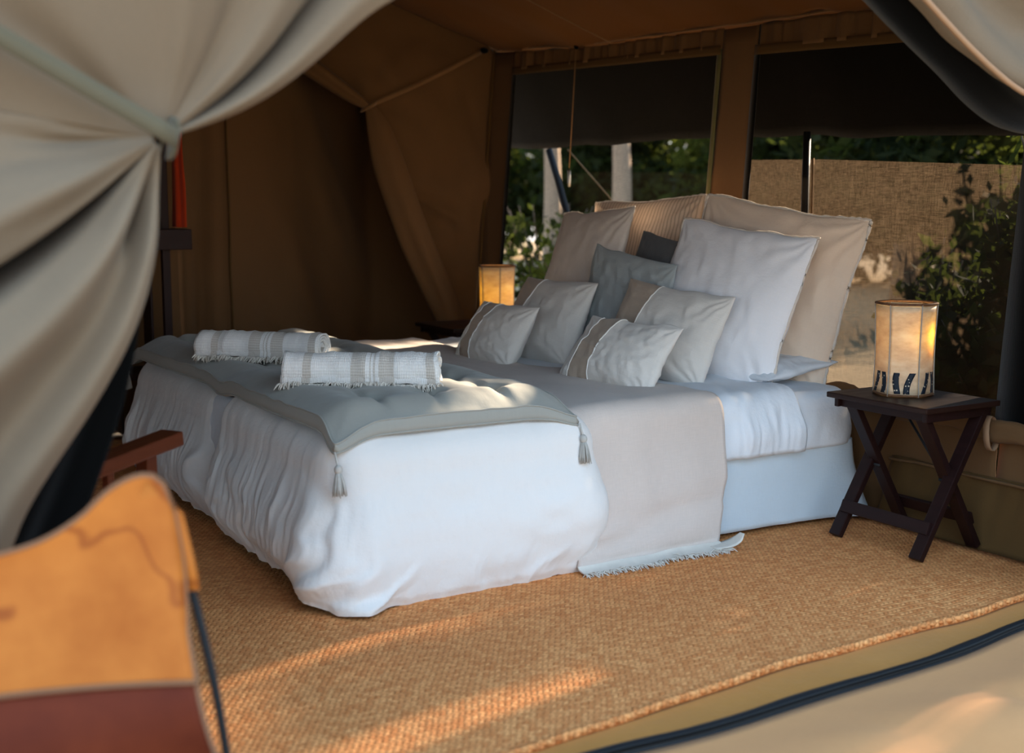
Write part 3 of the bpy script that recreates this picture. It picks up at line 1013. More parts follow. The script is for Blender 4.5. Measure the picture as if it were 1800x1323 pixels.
def skirt():
    p, nr, L = round_rect(BX0 + 0.012, BX1 - 0.002, BY0 + 0.06, BY1 - 0.01, 0.03, 460)
    z = np.linspace(0.275, 0.014, 18)
    s = np.linspace(0, 1, 18)[:, None]
    dn = 0.010 * fbm(L[None] * 5, s * 0.7, 5) * s + 0.012 * s
    corner = np.exp(-((p[:, 0] - BX1) ** 2 + (p[:, 1] - BY1) ** 2) / 0.012)
    dn = dn + 0.06 * corner[None] * s ** 2
    hem = 0.012 * vnoise(L * 2.3, 1)[None] * s
    P = np.empty((18, 460, 3))
    P[..., 0] = p[None, :, 0] + nr[None, :, 0] * dn
    P[..., 1] = p[None, :, 1] + nr[None, :, 1] * dn
    P[..., 2] = z[:, None] + np.maximum(hem, -0.006)
    grid('bed_skirt', P - bo, M['skirt'], bed, wrap=True, thick=0.002)
skirt()
# dark divan base inside the skirt
bm_ = bmesh.new()
bar_bm(bm_, (0, -0.94, 0.13), (0, 0.94, 0.13), 1.86, 0.22, bev=0.01)
me_ = bpy.data.meshes.new('base')
bm_.to_mesh(me_)
bm_.free()
link('base', me_, M['dark_wood'], bed)

# draped layers across the bed -----------------------------------------------------
def drape(name, y0f, y1f, zt, zend, m, label, cat, xs_far=-5.075, out=0.0, wr=None, n=150, k=50, floor=False, flare=0.0):
    """strip lying across the bed top and hanging over the near side; edges are functions of the path parameter"""
    re = 0.07
    xo = BX1 + out
    path = [(xs_far, 0.30), (xs_far, zt - 0.06), (xs_far + 0.02, zt - 0.02), (xs_far + 0.06, zt)]
    for q in np.linspace(0.1, 0.95, 22):
        path.append((xs_far + q * (xo - re - xs_far), zt))
    for an in np.linspace(0, 90, 8):
        path.append((xo - re + re * math.sin(math.radians(an)), zt - re + re * math.cos(math.radians(an))))
    for q in np.linspace(0.08, 1, 16):
        path.append((xo + flare * q + 0.012 * math.sin(q * 2.6), (zt - re) * (1 - q) + zend * q))
    if floor:
        path += [(xo + flare + 0.03, zend - 0.006), (xo + flare + 0.055, zend - 0.008)]
    path = np.array(path)
    d = np.concatenate([[0], np.cumsum(np.linalg.norm(np.diff(path, axis=0), axis=1))])
    L = np.linspace(0, d[-1], n)
    X = np.interp(L, d, path[:, 0])
    Z = np.interp(L, d, path[:, 1])
    s = L / d[-1]
    t = np.linspace(0, 1, k)
    y0, y1 = y0f(X, Z), y1f(X, Z)
    Y = y0[:, None] * (1 - t[None]) + y1[:, None] * t[None]
    XX = np.broadcast_to(X[:, None], Y.shape).copy()
    ZZ = np.broadcast_to(Z[:, None], Y.shape).copy()
    side = smooth(zt - 0.02, zt - 0.12, Z)[:, None] * (X > -4)[:, None]
    dx, dz = wr(XX, Y, ZZ, side)
    XX += dx * side
    ZZ += dz * (1 - side)
    uv = stk(np.broadcast_arrays((t * 0.6)[None, :], L[:, None]), -1)
    o = grid(name, stk([XX, Y, ZZ], -1), m, uv=uv, thick=0.004)
    if label:
        tag(o, label, cat)
    return o, stk([XX, Y, ZZ], -1)

# white flat sheet folded down before the pillows
def sheet_wr(X, Y, Z, side):
    hang = np.clip((0.45 - Z) / 0.17, 0, 1)
    f = 0.016 * fbm(Y * 20, Z * 4 + Y * 4, 8) + 0.012
    f = f * smooth(2.56, 2.66, Y)
    return f * (0.5 + 0.7 * np.sin(np.pi * np.clip(hang, 0, 1))), (0.010 * fbm(X * 5 + Y * 8, Y * 7, 3) + 0.006) * smooth(2.56, 2.66, Y)
sheet, _ = drape('flat_sheet', lambda x, z: 2.53 - 0.22 * smooth(-3.25, -3.6, x), lambda x, z: 2.905 + 0.012 * vnoise(x * 5, z * 6) + 0.03 * smooth(0.44, 0.28, z),
                 BZ + 0.010, 0.262, M['white'], 'crumpled white sheet folded over the mattress beside the taupe throw', 'sheet', out=0.016, wr=sheet_wr, k=70)

# linen throw with a frayed end
def throw_wr(X, Y, Z, side):
    h = np.clip((0.46 - Z) / 0.45, 0, 1)
    f = 0.011 * vnoise(Z * 30 + 0.8 * np.sin(Y * 7), Y * 3, 2) * smooth(0.25, 0.8, h) + 0.008 * fbm(Y * 5, Z * 1.5, 3) + 0.004
    return f, 0.007 * fbm(X * 2.5, Y * 6, 3) + 0.006
throw, TP = drape('linen_throw', lambda x, z: 1.99 + 0.0 * x, lambda x, z: 2.575 + 0.014 * vnoise(x * 3, z * 4) - 0.035 * smooth(0.25, 0.05, z) * (x > -4) - 0.15 * smooth(-3.35, -4.0, x) + 0.05 * smooth(-4.3, -4.8, x),
                  BZ + 0.020, 0.022, M['throw'], 'taupe linen throw laid across the bed and hanging to the rug', 'throw', out=0.03, flare=0.05, wr=throw_wr, floor=True)
def frays(name, P0, out_dir, n, length, r, m, parent, spread=0.5, droop=0.0, kind='stuff', k=4):
    lst = []
    idx = np.linspace(0, len(P0) - 1, n)
    for i in idx:
        j = int(i)
        f = i - j
        p = P0[j] * (1 - f) + P0[min(j + 1, len(P0) - 1)] * f
        d = np.array(out_dir) + spread * rng.normal(size=3) * np.array([1, 1, 0.35])
        d /= np.linalg.norm(d)
        l = length * rng.uniform(0.5, 1.2)
        q = [p, p + d * l * 0.5 + np.array([0, 0, 0.15 * l]) * rng.uniform(-0.5, 1), p + d * l + np.array([0, 0, -droop * l])]
        lst.append((spline(q, 5), r * rng.uniform(0.6, 1.2) * np.array([1, 1, 0.9, 0.7, 0.3])))
    o = tubes(name, lst, m, parent, k)
    if kind:
        o['kind'] = kind
    return o
frays('frayed_end', TP[-1], (1, 0, -0.05), 260, 0.03, 0.0022, M['fringe'], throw, 0.5, 0.1)
# pale woven border near the frayed end, lifting at the corner
b0 = TP[-4:, :, :].copy()
b0[..., 0] += 0.004
b0[..., 2] += 0.002
grid('pale_border', b0, M['fringe'], throw)
cn = TP[-1, -1]
P = stk([spline([cn + np.array([-0.01, -0.05, 0.0]) + np.array([q, 0, 0.005]), cn + np.array([q * 1.0, 0.0, 0.008]), cn + np.array([q * 0.8 + 0.01, 0.03, 0.022]), cn + np.array([q * 0.3 + 0.012, 0.045, 0.045])], 12) for q in np.linspace(-0.05, 0.01, 6)], 1)
grid('turned_corner', P, M['fringe'], throw, thick=0.004)

# two duvets hanging over the foot --------------------------------------------------
def duvet(label, x0, x1, y0, y1, seed, near):
    def fold(P, S, L, nr):
        S_ = S[:, None]
        foot = np.clip(-nr[:, 1], 0, 1)[None] ** 0.7
        side = np.clip(nr[:, 0], 0, 1)[None]
        warp = 0.5 * fbm(L[None] * 2, S_ * 2, seed)
        fine = fbm(L[None] * 24 + warp * 2.2, S_ * 1.3 + seed, seed, 3)
        mid = 1 - 2 * np.abs(vnoise(L[None] * 7 + warp * 1.5, S_ * 0.7, seed + 3))
        env = smooth(0.0, 0.35, S_)
        dn = foot * (0.0060 * fine + 0.0075 * mid) * (0.25 + 0.9 * env)
        # near side: smooth upper half, puckers toward the hem
        pk = smooth(0.62, 1.0, S_)
        dn = dn + side * (0.004 * fine * (0.3 + pk) + 0.016 * mid * pk + 0.012 * fbm(L[None] * 2.5, S_ * 2, seed + 6))
        dn = dn + 0.030 * np.sin(np.pi * np.clip(S_ * 1.02, 0, 1)) ** 1.5 * np.maximum(side, foot) 
        dn = dn + foot * 0.040 * S_ ** 1.2
        dz = (S_ == 0) * 0.012 * fbm(P[..., 0] * 4, P[..., 1] * 4, seed)
        if near:
            cw_ = np.exp(-((P[..., 0] - x1) ** 2 + (P[..., 1] - y0) ** 2) / 0.022)
            dn = dn + 0.070 * cw_ * S_ ** 1.8
        fw_ = foot ** 4
        dn = dn - fw_ * 0.022 * smooth(0.72, 1.0, S_)
        dz = dz + fw_ * 0.034 * smooth(0.5, 1.0, S_)
        hem = 0.022 * (vnoise(L * 5.5, seed) + 0.6 * vnoise(L * 15, seed + 2))[None] * smooth(0.7, 1.0, S_)
        return dn, dz + np.maximum(hem, -0.003 * smooth(0.7, 1, S_))
    o = rounded_block('duvet', x0, x1, y0, y1, 0.478, 0.006, 0.13, 0.11, M['duvet'], None, np.zeros(3), 760, fold, puff=0.012, flare=0.012, tuck=0.012, nside=44)
    tag(o, label, 'duvet')
duvet('white duvet draped over the near half of the bed foot to the rug', -3.985, -2.985, 1.235, 2.115, 3.1, True)
duvet('white duvet hanging in creases over the far half of the bed foot', -5.10, -4.030, 1.258, 2.115, 8.4, False)

# tufted quilt ----------------------------------------------------------------------
def quilt():
    x0, x1, y0, y1 = -5.06, -3.03, 1.268, 1.985
    nx, ny = 210, 90
    th = 0.072
    def axis(a, b, n):
        u = np.linspace(a, b, n)
        return np.concatenate([[a] * 4, u, [b] * 4])
    X, Y = np.meshgrid(axis(x0, x1, nx), axis(y0, y1, ny), indexing='ij')
    ii = np.minimum(np.arange(nx + 8), np.arange(nx + 8)[::-1])
    jj = np.minimum(np.arange(ny + 8), np.arange(ny + 8)[::-1])
    e = np.minimum(ii[:, None], jj[None, :])             # 0..3 are the side band
    dedge = np.minimum(np.minimum(X - x0, x1 - X), np.minimum(Y - y0, y1 - Y))
    # surface the quilt lies on
    base = 0.484 - 0.026 * smooth(-3.15, -3.02, X) ** 1.3 - 0.018 * smooth(1.39, 1.26, Y) ** 1.3 - 0.02 * np.exp(-((X + 4.005) / 0.09) ** 2) - 0.02 * smooth(-4.96, -5.06, X)
    base = base - 0.012 * smooth(1.92, 2.0, Y)
    cor = np.exp(-((X - x1) ** 2 + (Y - y0) ** 2) / 0.006) + np.exp(-((X - x1) ** 2 + (Y - y1) ** 2) / 0.006) + np.exp(-((X - x0) ** 2 + (Y - y0) ** 2) / 0.006)
    base = base - 0.014 * cor
    t = th * (1 - (1 - np.clip(dedge / 0.11, 0, 1)) ** 2 * 0.34) * (1 - 0.4 * cor)
    for tx in np.linspace(x0 + 0.17, x1 - 0.17, 8):
        for ty in np.linspace(y0 + 0.17, y1 - 0.17, 3):
            dx, dy = X - tx, Y - ty
            r = np.sqrt(dx * dx + dy * dy)
            a = np.arctan2(dy, dx)
            t = t - 0.034 * np.exp(-(r / 0.030) ** 2) - 0.022 * np.exp(-(r / 0.10) ** 2) + 0.006 * np.exp(-((r - 0.075) / 0.05) ** 2)
            t = t - 0.016 * np.maximum(0, np.cos(a * 2.0 + 0.6 * np.sin(tx * 9 + ty * 7))) ** 14 * np.exp(-((r - 0.05) / 0.09) ** 2)
    t = t + 0.004 * fbm(X * 9, Y * 9, 5)
    zt = base + t
    f = np.array([1.0, 0.82, 0.42, 0.10])
    Z = zt.copy()
    o_ = np.array([-0.010, 0.004, 0.006, 0.002])
    for q in range(4):
        m = e == q
        # e = 0 is the lowest row
        Z[m] = (base + t * (1 - f[q]) * 0.9)[m]
        sx = np.where(X <= x0, -1, np.where(X >= x1, 1, 0))
        sy = np.where(Y <= y0, -1, np.where(Y >= y1, 1, 0))
        X = X + m * sx * o_[q] * (1 + 0.4 * vnoise(Y * 12, X * 12))
        Y = Y + m * sy * o_[q]
    # gentle bow of the outline and pulled corners
    X = X + 0.012 * cor * 1.5 * np.sign(X - (x0 + x1) / 2)
    Y = Y + 0.012 * cor * 1.5 * np.sign(Y - (y0 + y1) / 2) - 0.010 * np.sin((X - x0) * 5) * smooth(1.6, 1.25, Y)
    q = empty('quilt', ((x0 + x1) / 2, (y0 + y1) / 2, 0.49), 0, 'grey beige tufted quilt with corner tassels folded across the bed foot', 'quilt')
    qo = np.array(q.location)
    grid('cover', stk([X, Y, Z], -1) - qo, M['quilt'], q, uv=stk([X, Y], -1))
    P = stk([X, Y, Z], -1)
    # piping along the top and the bottom edge of the band
    for lev, dzz in ((4, 0.001), (1, 0.0)):
        loop = np.concatenate([P[lev, lev:-lev - 1], P[lev:-lev - 1, -lev - 1], P[-lev - 1, lev + 1:-lev][::-1], P[lev + 1:-lev, lev][::-1]])
        loop = loop + np.array([0, 0, dzz])
        tube('piping', np.vstack([loop, loop[:1]]) - qo, 0.0028, M['quilt'], q, 6)
    for cx_, cy_, dirx in ((x1, y0, 1), (x1, y1, 1), (x0, y0, -1)):
        c0 = P[-3 if dirx > 0 else 2, 2 if cy_ == y0 else -3] - qo + np.array([0.004 * dirx, 0, -0.004])
        tas = tube('tassel', [c0, c0 + np.array([0.003 * dirx, 0.003, -0.02]), c0 + np.array([0.014 * dirx, 0.002, -0.036])], [0.0025, 0.003, 0.004], M['tassel'], q, 6)
        hd_ = c0 + np.array([0.016 * dirx, 0.002, -0.044])
        sphere('tassel_head', hd_, 0.011, M['tassel'], tas, (1, 1, 1.2), 12)
        lst = []
        for w in range(90):
            an = rng.uniform(0, 2 * np.pi)
            rr = math.sqrt(rng.uniform(0, 1))
            d = np.array([math.cos(an) * rr, math.sin(an) * rr, 0])
            L_ = 0.066 * rng.uniform(0.9, 1.06)
            p0 = hd_ + d * 0.006 + np.array([0, 0, -0.006])
            lst.append((spline([p0, hd_ + d * 0.013 + np.array([0.004 * dirx, 0, -L_ * 0.4]), hd_ + d * 0.021 + np.array([0.006 * dirx, 0, -L_])], 5), [0.0016, 0.0019, 0.0019, 0.0018, 0.0012]))
        s = tubes('strands', lst, M['tassel'], tas, 4)
        s['kind'] = 'stuff'
quilt()

# rolled towels ---------------------------------------------------------------------
def towel(a, b, zb, R, label, seed):
    a, b = np.array(a), np.array(b)
    d = b - a
    L = np.linalg.norm(d)
    t = empty('rolled_towel', ((a[0] + b[0]) / 2, (a[1] + b[1]) / 2, zb), math.atan2(d[1], d[0]), label, 'towel', 'rolled towels on the quilt')
    n, k = 130, 40
    s = np.linspace(0, 1, n)
    th = np.pi + 0.62 - (1 - s) * 2 * np.pi * 3.6
    r = R * (0.25 + 0.75 * s) 
    u = np.linspace(0, 1, k)
    S, U = np.meshgrid(s, u, indexing='ij')
    TH = np.broadcast_to(th[:, None], S.shape)
    RR = r[:, None] + 0.0035 * fbm(U * 16, TH * 0.7, seed, 3) * smooth(0.4, 0.9, S) + 0.002 * vnoise(U * 60, TH, seed)
    X = (U - 0.5) * L + 0.006 * vnoise(TH * 0.9, np.round(U) * 3, seed) * np.abs(2 * U - 1) ** 4
    Y = RR * np.cos(TH)
    Z = R * 0.93 + RR * np.sin(TH) * 0.90 + 0.004
    uv = stk([U, S * 0.7], -1)
    grid('towel', stk([X, Y, Z], -1), M['towel'], t, uv=uv, thick=0.0055)
    # the free edge with its fringe lies along the front of the roll
    e = stk([(u - 0.5) * L * 1.02, -R * 0.98 + 0.004 * np.sin(u * 21), 0.020 + 0.005 * vnoise(u * 12, seed)], -1)
    P = stk([stk([e[:, 0], -R * (0.86 + 0.16 * q), 0.046 - 0.026 * q + 0.003 * vnoise(u * 20, q)], -1) for q in (0, 0.5, 1)], 1)
    grid('loose_edge', P, M['towel'], t, uv=stk(np.broadcast_arrays(u[:, None], np.linspace(0, .05, 3)[None]), -1), thick=0.005)
    frays('fringe', e, (0, -0.8, -0.5), 260, 0.026, 0.0032, M['fringe'], t, 0.5, 0.2)
    return t
ZQ = 0.543
towel((-3.535, 1.325), (-3.285, 1.705), ZQ - 0.010, 0.056, 'striped white towel roll nearer the tasselled quilt corner, end spiral showing', 2.0)
towel((-4.315, 1.32), (-3.985, 1.63), ZQ - 0.010, 0.054, 'striped white towel roll farther back on the quilt, partly behind the other roll', 5.0)

# ------------------------------------------------------------------ pillows
def pillow_axes(yaw, tilt, roll):
    X = np.array([math.cos(yaw), math.sin(yaw), 0])
    Nn = np.array([math.sin(yaw), -math.cos(yaw), 0])
    U = np.array([0, 0, 1.0]) * math.cos(tilt) - Nn * math.sin(tilt)
    W = X * math.cos(roll) + U * math.sin(roll)
    V = U * math.cos(roll) - X * math.sin(roll)
    return W, V, np.cross(V, W)

def pillow(name, label, c, yaw, tilt, roll, w, h, t, m, cat='pillow', group=None, pinch=0.05, slump=0.25, seed=0.0, wrinkle=1.0, edge=None, band=None, mband=None, droop=0.0):
    W, V, Nn = pillow_axes(math.radians(yaw), math.radians(tilt), math.radians(roll))
    c = np.array(c, float)
    w, h = w * 1.055, h * 1.05
    base = c - V * h / 2
    root = bpy.data.objects.new(name, None)
    root.empty_display_size = 0.05
    COL.objects.link(root)
    root.matrix_world = Matrix(((W[0], Nn[0], V[0], base[0]), (W[1], Nn[1], V[1], base[1]), (W[2], Nn[2], V[2], base[2]), (0, 0, 0, 1)))
    tag(root, label, cat, group)
    n = 71
    g = np.linspace(-1, 1, n)
    g = np.sign(g) * (1 - (1 - np.abs(g)) ** 1.35)
    if band:
        for bb in band:
            if abs(bb) < 0.99:
                g[np.argmin(np.abs(g - bb))] = bb
    U, Q = np.meshgrid(g, g, indexing='ij')
    sx = 1 - 0.75 * pinch * (1 - Q ** 2)
    sy = 1 - 0.75 * pinch * (1 - U ** 2)
    ear = 1 - 0.012 * (np.abs(U) * np.abs(Q)) ** 8
    X = w / 2 * U * sx * ear + 0.006 * vnoise(Q * 3, np.sign(U) + seed) * np.abs(U) ** 3
    Z = h / 2 * Q * sy * ear + 0.006 * vnoise(U * 3, np.sign(Q) * 2 + seed) * np.abs(Q) ** 3
    Z = Z - droop * h * np.maximum(Q, 0) * (1 - U ** 2)
    prof = np.maximum((1 - np.abs(U) ** 2.3) * (1 - np.abs(Q) ** 2.3), 0) ** 0.55
    prof = prof * (1 - slump * Q)
    cov = []
    surf = {}
    for sgn in (-1, 1):
        wr = 0
        for cu in (-1, 1):
            for cq in (-1, 1):
                dx, dz = (U - cu) * w / 2, (Q - cq) * h / 2
                rr = np.sqrt(dx ** 2 + dz ** 2)
                an = np.arctan2(dz * -cq, dx * -cu)
                wr = wr + np.sin(an * 13 + 2.0 * fbm(U * 2, Q * 2, seed + cu + 2 * cq) + seed) * np.exp(-rr / (0.16 * w)) * smooth(0.0, 0.05, rr)
        wr = wr * 0.0055 * wrinkle * (w / 0.5)
        wr = wr + wrinkle * 0.0035 * (1 - 2 * np.abs(fbm(U * 2.4 + seed, Q * 2.4 + U, seed + sgn, 3))) * (prof > 0.02)
        wr = wr + wrinkle * 0.0022 * vnoise(U * 13 + Q * 4, Q * 3, seed) * np.minimum(prof, 1)
        Y = sgn * (t / 2 * prof + wr * np.minimum(1, prof * 2.5))
        P = stk([X, Y, Z + h / 2], -1)
        surf[sgn] = P
    uv = stk([(U + 1) * w / 2, (Q + 1) * h / 2], -1)
    def piece(nm, mat_, i0, i1):
        V_, F_, uv_ = [], [], []
        for sgn in (-1, 1):
            P = surf[sgn][i0:i1 + 1]
            o = len(V_)
            V_ += P.reshape(-1, 3).tolist()
            uv_ += uv[i0:i1 + 1].reshape(-1, 2).tolist()
            f = grid_faces(P.shape[0], n)
            if sgn > 0:
                f = [q[::-1] for q in f]
            F_ += [tuple(x + o for x in q) for q in f]
        ob = pydata(nm, V_, F_, mat_, root, True, uv_)
        b = bmesh.new()
        b.from_mesh(ob.data)
        bmesh.ops.remove_doubles(b, verts=b.verts, dist=0.0002)
        b.to_mesh(ob.data)
        b.free()
        return ob
    if band:
        i0 = int(np.argmin(np.abs(g - band[0])))
        i1 = int(np.argmin(np.abs(g - band[1])))
        if i0 > 0:
            piece('end_panel', m, 0, i0)
        piece('band', mband, i0, i1)
        piece('cover', m, i1, n - 1)
        for i in (i0, i1):
            if i == 0: continue
            a = surf[-1][i].copy()
            a[:, 1] -= 0.001
            b_ = surf[1][i][::-1].copy()
            b_[:, 1] += 0.001
            tube('white_cord', np.vstack([a, b_[1:]]), 0.0022, M['cord'], root, 6)
    else:
        piece('cover', m, 0, n - 1)
    if edge:
        P = surf[1]
        loop = np.concatenate([P[:-1, 0], P[-1, :-1], P[1:, -1][::-1], P[0, 1:][::-1]])
        loop = np.vstack([loop, loop[:1]])
        rr = edge[0] * (1 + 0.5 * vnoise(np.arange(len(loop)) * 0.6, seed))
        tube('edge_seam', loop, rr, edge[1], root, 7)
    return root

pg = None
pillow('square_pillow', 'square beige pillow with fine brown ticking stripes, at the back against the window post', (-4.30, 3.175, 0.762), 6, 10, 3, .640, .630, .17, M['euro_stripe'], seed=1.3, edge=(0.004, M['seam']), pinch=0.06)
pillow('square_pillow', 'largest plain beige pillow, right at the back with a frayed edge toward the lamp', (-3.545, 3.17, 0.748), 14, 14, -8, .690, .615, .17, M['euro_beige'], seed=2.7, edge=(0.0055, M['seam']), pinch=0.07, wrinkle=1.2)
pillow('square_pillow', 'oatmeal square pillow nearest the far bedside lamp, below the ticking striped one', (-4.515, 3.02, 0.735), -8, 16, 3, .62, .600, .16, M['euro_pink'], seed=4.1, edge=(0.0035, M['seam']), pinch=0.05)
pillow('square_pillow', 'pale bluish white square pillow leaning on the large beige one', (-3.515, 2.965, 0.712), 8, 18, -6, .610, .550, .17, M['euro_white'], seed=5.2, edge=(0.0045, M['seam']), pinch=0.055)
pillow('square_cushion', 'dark slate cushion peeping out above the blue grey cushion', (-3.965, 2.985, 0.700), -10, 12, -5, .412, .47, .11, M['slate'], 'cushion', seed=6.6)
pillow('square_cushion', 'blue grey linen cushion in the middle of the pillow heap', (-3.945, 2.835, 0.672), 3, 10, -7, .48, .40, .12, M['blue_grey'], 'cushion', seed=7.7, pinch=0.07, wrinkle=1.2)
pillow('banded_cushion', 'larger oblong stone cushion with taupe end, toward the far bedside lamp', (-4.255, 2.68, 0.605), 1, 26, 1, .483, .338, .15, M['stone'], 'cushion', seed=8.8, band=(-1.0, -0.34), mband=M['taupe'], pinch=0.07)
pillow('banded_cushion', 'smaller oblong stone cushion with inset taupe band, beside the far lamp', (-4.235, 2.44, 0.562), 0, 31, 1, .405, .262, .13, M['stone'], 'cushion', seed=9.4, band=(-0.66, -0.20), mband=M['taupe'], pinch=0.07)
pillow('banded_cushion', 'larger oblong stone cushion with taupe end, propped on the bluish white pillow', (-3.575, 2.745, 0.616), 8, 24, -5, .505, .330, .15, M['stone'], 'cushion', seed=10.3, band=(-1.0, -0.30), mband=M['taupe'], pinch=0.07)
pillow('banded_cushion', 'smaller oblong stone cushion with inset taupe band, foremost of the pillow heap', (-3.485, 2.485, 0.560), 9, 38, -1, .425, .270, .13, M['stone'], 'cushion', seed=11.9, band=(-0.68, -0.20), mband=M['taupe'], pinch=0.07)
# sleeping pillow lying flat below the two right hand square pillows
pillow('sleeping_pillow', 'white sleeping pillow lying flat beneath the bluish white square pillow', (-3.50, 3.04, 0.50), 4, 84, 0, .58, .34, .09, M['white'], seed=12.6, pinch=0.03, slump=0.0)

# ------------------------------------------------------------------ folding tables
def side_table(loc, rz, label, mirror=False):
    t = empty('folding_table', loc, rz, label, 'table')
    wx, wy, H_ = 0.405, 0.325, 0.465
    bm = bmesh.new()
    bar_bm(bm, (0, -wy / 2, H_ - 0.009), (0, wy / 2, H_ - 0.009), wx, 0.018, bev=0.004)
    me = bpy.data.meshes.new('tabletop')
    bm.to_mesh(me); bm.free()
    link('tabletop', me, M['top_wood'], t)
    ax, bx = 0.165, 0.140
    ylo, yhi = -0.118, 0.128
    zt = H_ - 0.035
    for s in (-1, 1):
        bar('leg', (s * ax, ylo - 0.02, 0.0), (s * ax, yhi - 0.01, zt), 0.022, 0.044, M['dark_wood'], t, (1, 0, 0))
        bar('leg', (s * bx, yhi + 0.02, 0.0), (s * bx, ylo + 0.01, zt), 0.022, 0.044, M['dark_wood'], t, (1, 0, 0))
        tube('pivot_bolt', [(s * 0.18, 0.004, 0.222), (s * 0.12, 0.004, 0.222)], 0.006, M['iron'], t, 10)
        bar('apron', (s * 0.178, -wy / 2 + 0.02, H_ - 0.032), (s * 0.178, wy / 2 - 0.02, H_ - 0.032), 0.016, 0.030, M['dark_wood'], t)
    bar('top_rail', (-0.17, ylo + 0.0, H_ - 0.034), (0.17, ylo + 0.0, H_ - 0.034), 0.022, 0.026, M['dark_wood'], t)
    bar('top_rail', (-0.17, yhi + 0.0, H_ - 0.034), (0.17, yhi + 0.0, H_ - 0.034), 0.022, 0.026, M['dark_wood'], t)
    f = 0.16
    bar('stretcher', (-0.178, ylo + f * 0.24 - 0.020, 0.092), (0.178, ylo + f * 0.24 - 0.020, 0.092), 0.014, 0.040, M['dark_wood'], t, (0, 0.4, 1))
    bar('stretcher', (-0.155, yhi - f * 0.24 + 0.028, 0.092), (0.155, yhi - f * 0.24 + 0.028, 0.092), 0.014, 0.040, M['dark_wood'], t, (0, -0.4, 1))
    tube('brace_rod', [(-0.12, yhi - 0.03, 0.40), (0.10, 0.02, 0.25)], 0.004, M['iron'], t, 8)
    return t
side_table((-2.735, 3.07, 0.011), 0, 'dark wooden folding table with crossed legs, beside the bed and wall')
side_table((-5.47, 2.97, 0.011), 0, 'dark wooden folding table almost hidden beyond the bed')

# ------------------------------------------------------------------ lamps
def lamp(loc, rz, label, power, bulb_off):
    t = empty('table_lamp', loc, rz, label, 'lamp')
    R, H_ = 0.090, 0.285
    nseg = 6
    def ring(a, z, push=0.0):
        # rounded hexagon: skin stretched nearly flat between the rods
        k = (a % (2 * np.pi / nseg)) / (2 * np.pi / nseg) - 0.5
        r = R * (1 + 0.02 * (z / H_)) * (0.93 + 0.07 * (np.abs(k) * 2) ** 2) + push - 0.004 * np.sin(np.pi * z / H_)
        return stk([r * np.cos(a), r * np.sin(a), 0 * r + z], -1)
    for i in range(nseg):
        a = np.linspace(0.005, 2 * np.pi / nseg - 0.005, 12) + i * 2 * np.pi / nseg
        z = np.linspace(0.006, H_ - 0.006, 14)
        A, Z = np.meshgrid(a, z, indexing='ij')
        p = grid('shade_panel', ring(A, Z), M['parchment'], t, thick=0.0012)
        for q, off in enumerate((0.30, 0.72)):
            zz = np.linspace(0.010, 0.075, 14)
            c = a[0] + (2 * np.pi / nseg) * off + 0.10 * np.sin(zz / 0.075 * 3.0 + (0.4 if q else 2.2)) * (1 if (i + q) % 2 else -1) + 0.12 * (zz / 0.075 - 0.5)
            wd = 0.11
            P = stk([ring(c + s, zz, 0.0018) for s in (-wd, -wd / 3, wd / 3, wd)], 1)
            P = P[::-1] if False else P
            grid('motif', P, M['motif'], p, thick=0.0008)
        a0 = np.full(12, i * 2 * np.pi / nseg + 1e-6)
        tube('rod', ring(a0, np.linspace(0, H_, 12), 0.0015), 0.0022, M['rod'], t, 6)
    a = np.linspace(0, 2 * np.pi, 73)
    tube('top_rim', ring(a, 0 * a + H_), 0.0042, M['rust'], t, 8)
    tube('bottom_rim', ring(a, 0 * a + 0.004), 0.0036, M['rust'], t, 8)
    tube('cross_bar', [(-R * 0.9, 0, 0.006), (R * 0.9, 0, 0.006)], 0.003, M['rust'], t, 6)
    tube('bulb_holder', [(0, 0, 0.0), (bulb_off[0] * 0.5, bulb_off[1] * 0.5, 0.05), (bulb_off[0], bulb_off[1], 0.08)], [0.02, 0.014, 0.012], M['iron'], t, 12)
    sphere('bulb', (bulb_off[0], bulb_off[1], bulb_off[2]), 0.018, M['bulb'], t, (1, 1, 1.3), 16)
    ld = bpy.data.lights.new('lamp_light', 'POINT')
    ld.energy = power
    ld.color = (1.0, 0.86, 0.50)
    ld.shadow_soft_size = 0.02
    lo = bpy.data.objects.new('lamp_light', ld)
    COL.objects.link(lo)
    lo.parent = t
    lo.location = (bulb_off[0], bulb_off[1], bulb_off[2] + 0.045)
    return t
lamp((-2.775, 3.075, 0.477), math.radians(-18), 'hide table lamp with navy motifs on the near folding table', 0.42, (0.045, 0.045, 0.15))
lamp((-5.365, 3.10, 0.477), math.radians(40), 'amber glowing hide table lamp beyond the bed, partly behind cushions', 0.48, (0, 0, 0.11))

# ------------------------------------------------------------------ pull cord
pc = empty('pull_cord', (-5.165, 3.385, 1.14), 0, 'thin tan pull cord hanging from the ceiling before the far window', 'cord')
tube('cord', [(0, 0.035, 0.66), (0.002, 0.015, 0.35), (0, 0, 0.09)], 0.0026, M['rope'], pc, 6)
tube('metal_toggle', [(0, 0, 0.085), (0, 0, 0.075), (0, 0, 0.02), (0, 0, 0.0)], [0.003, 0.0075, 0.0075, 0.005], M['steel'], pc, 10)
sphere('ceiling_eye', (0, 0.035, 0.655), 0.012, M['binding'], pc)

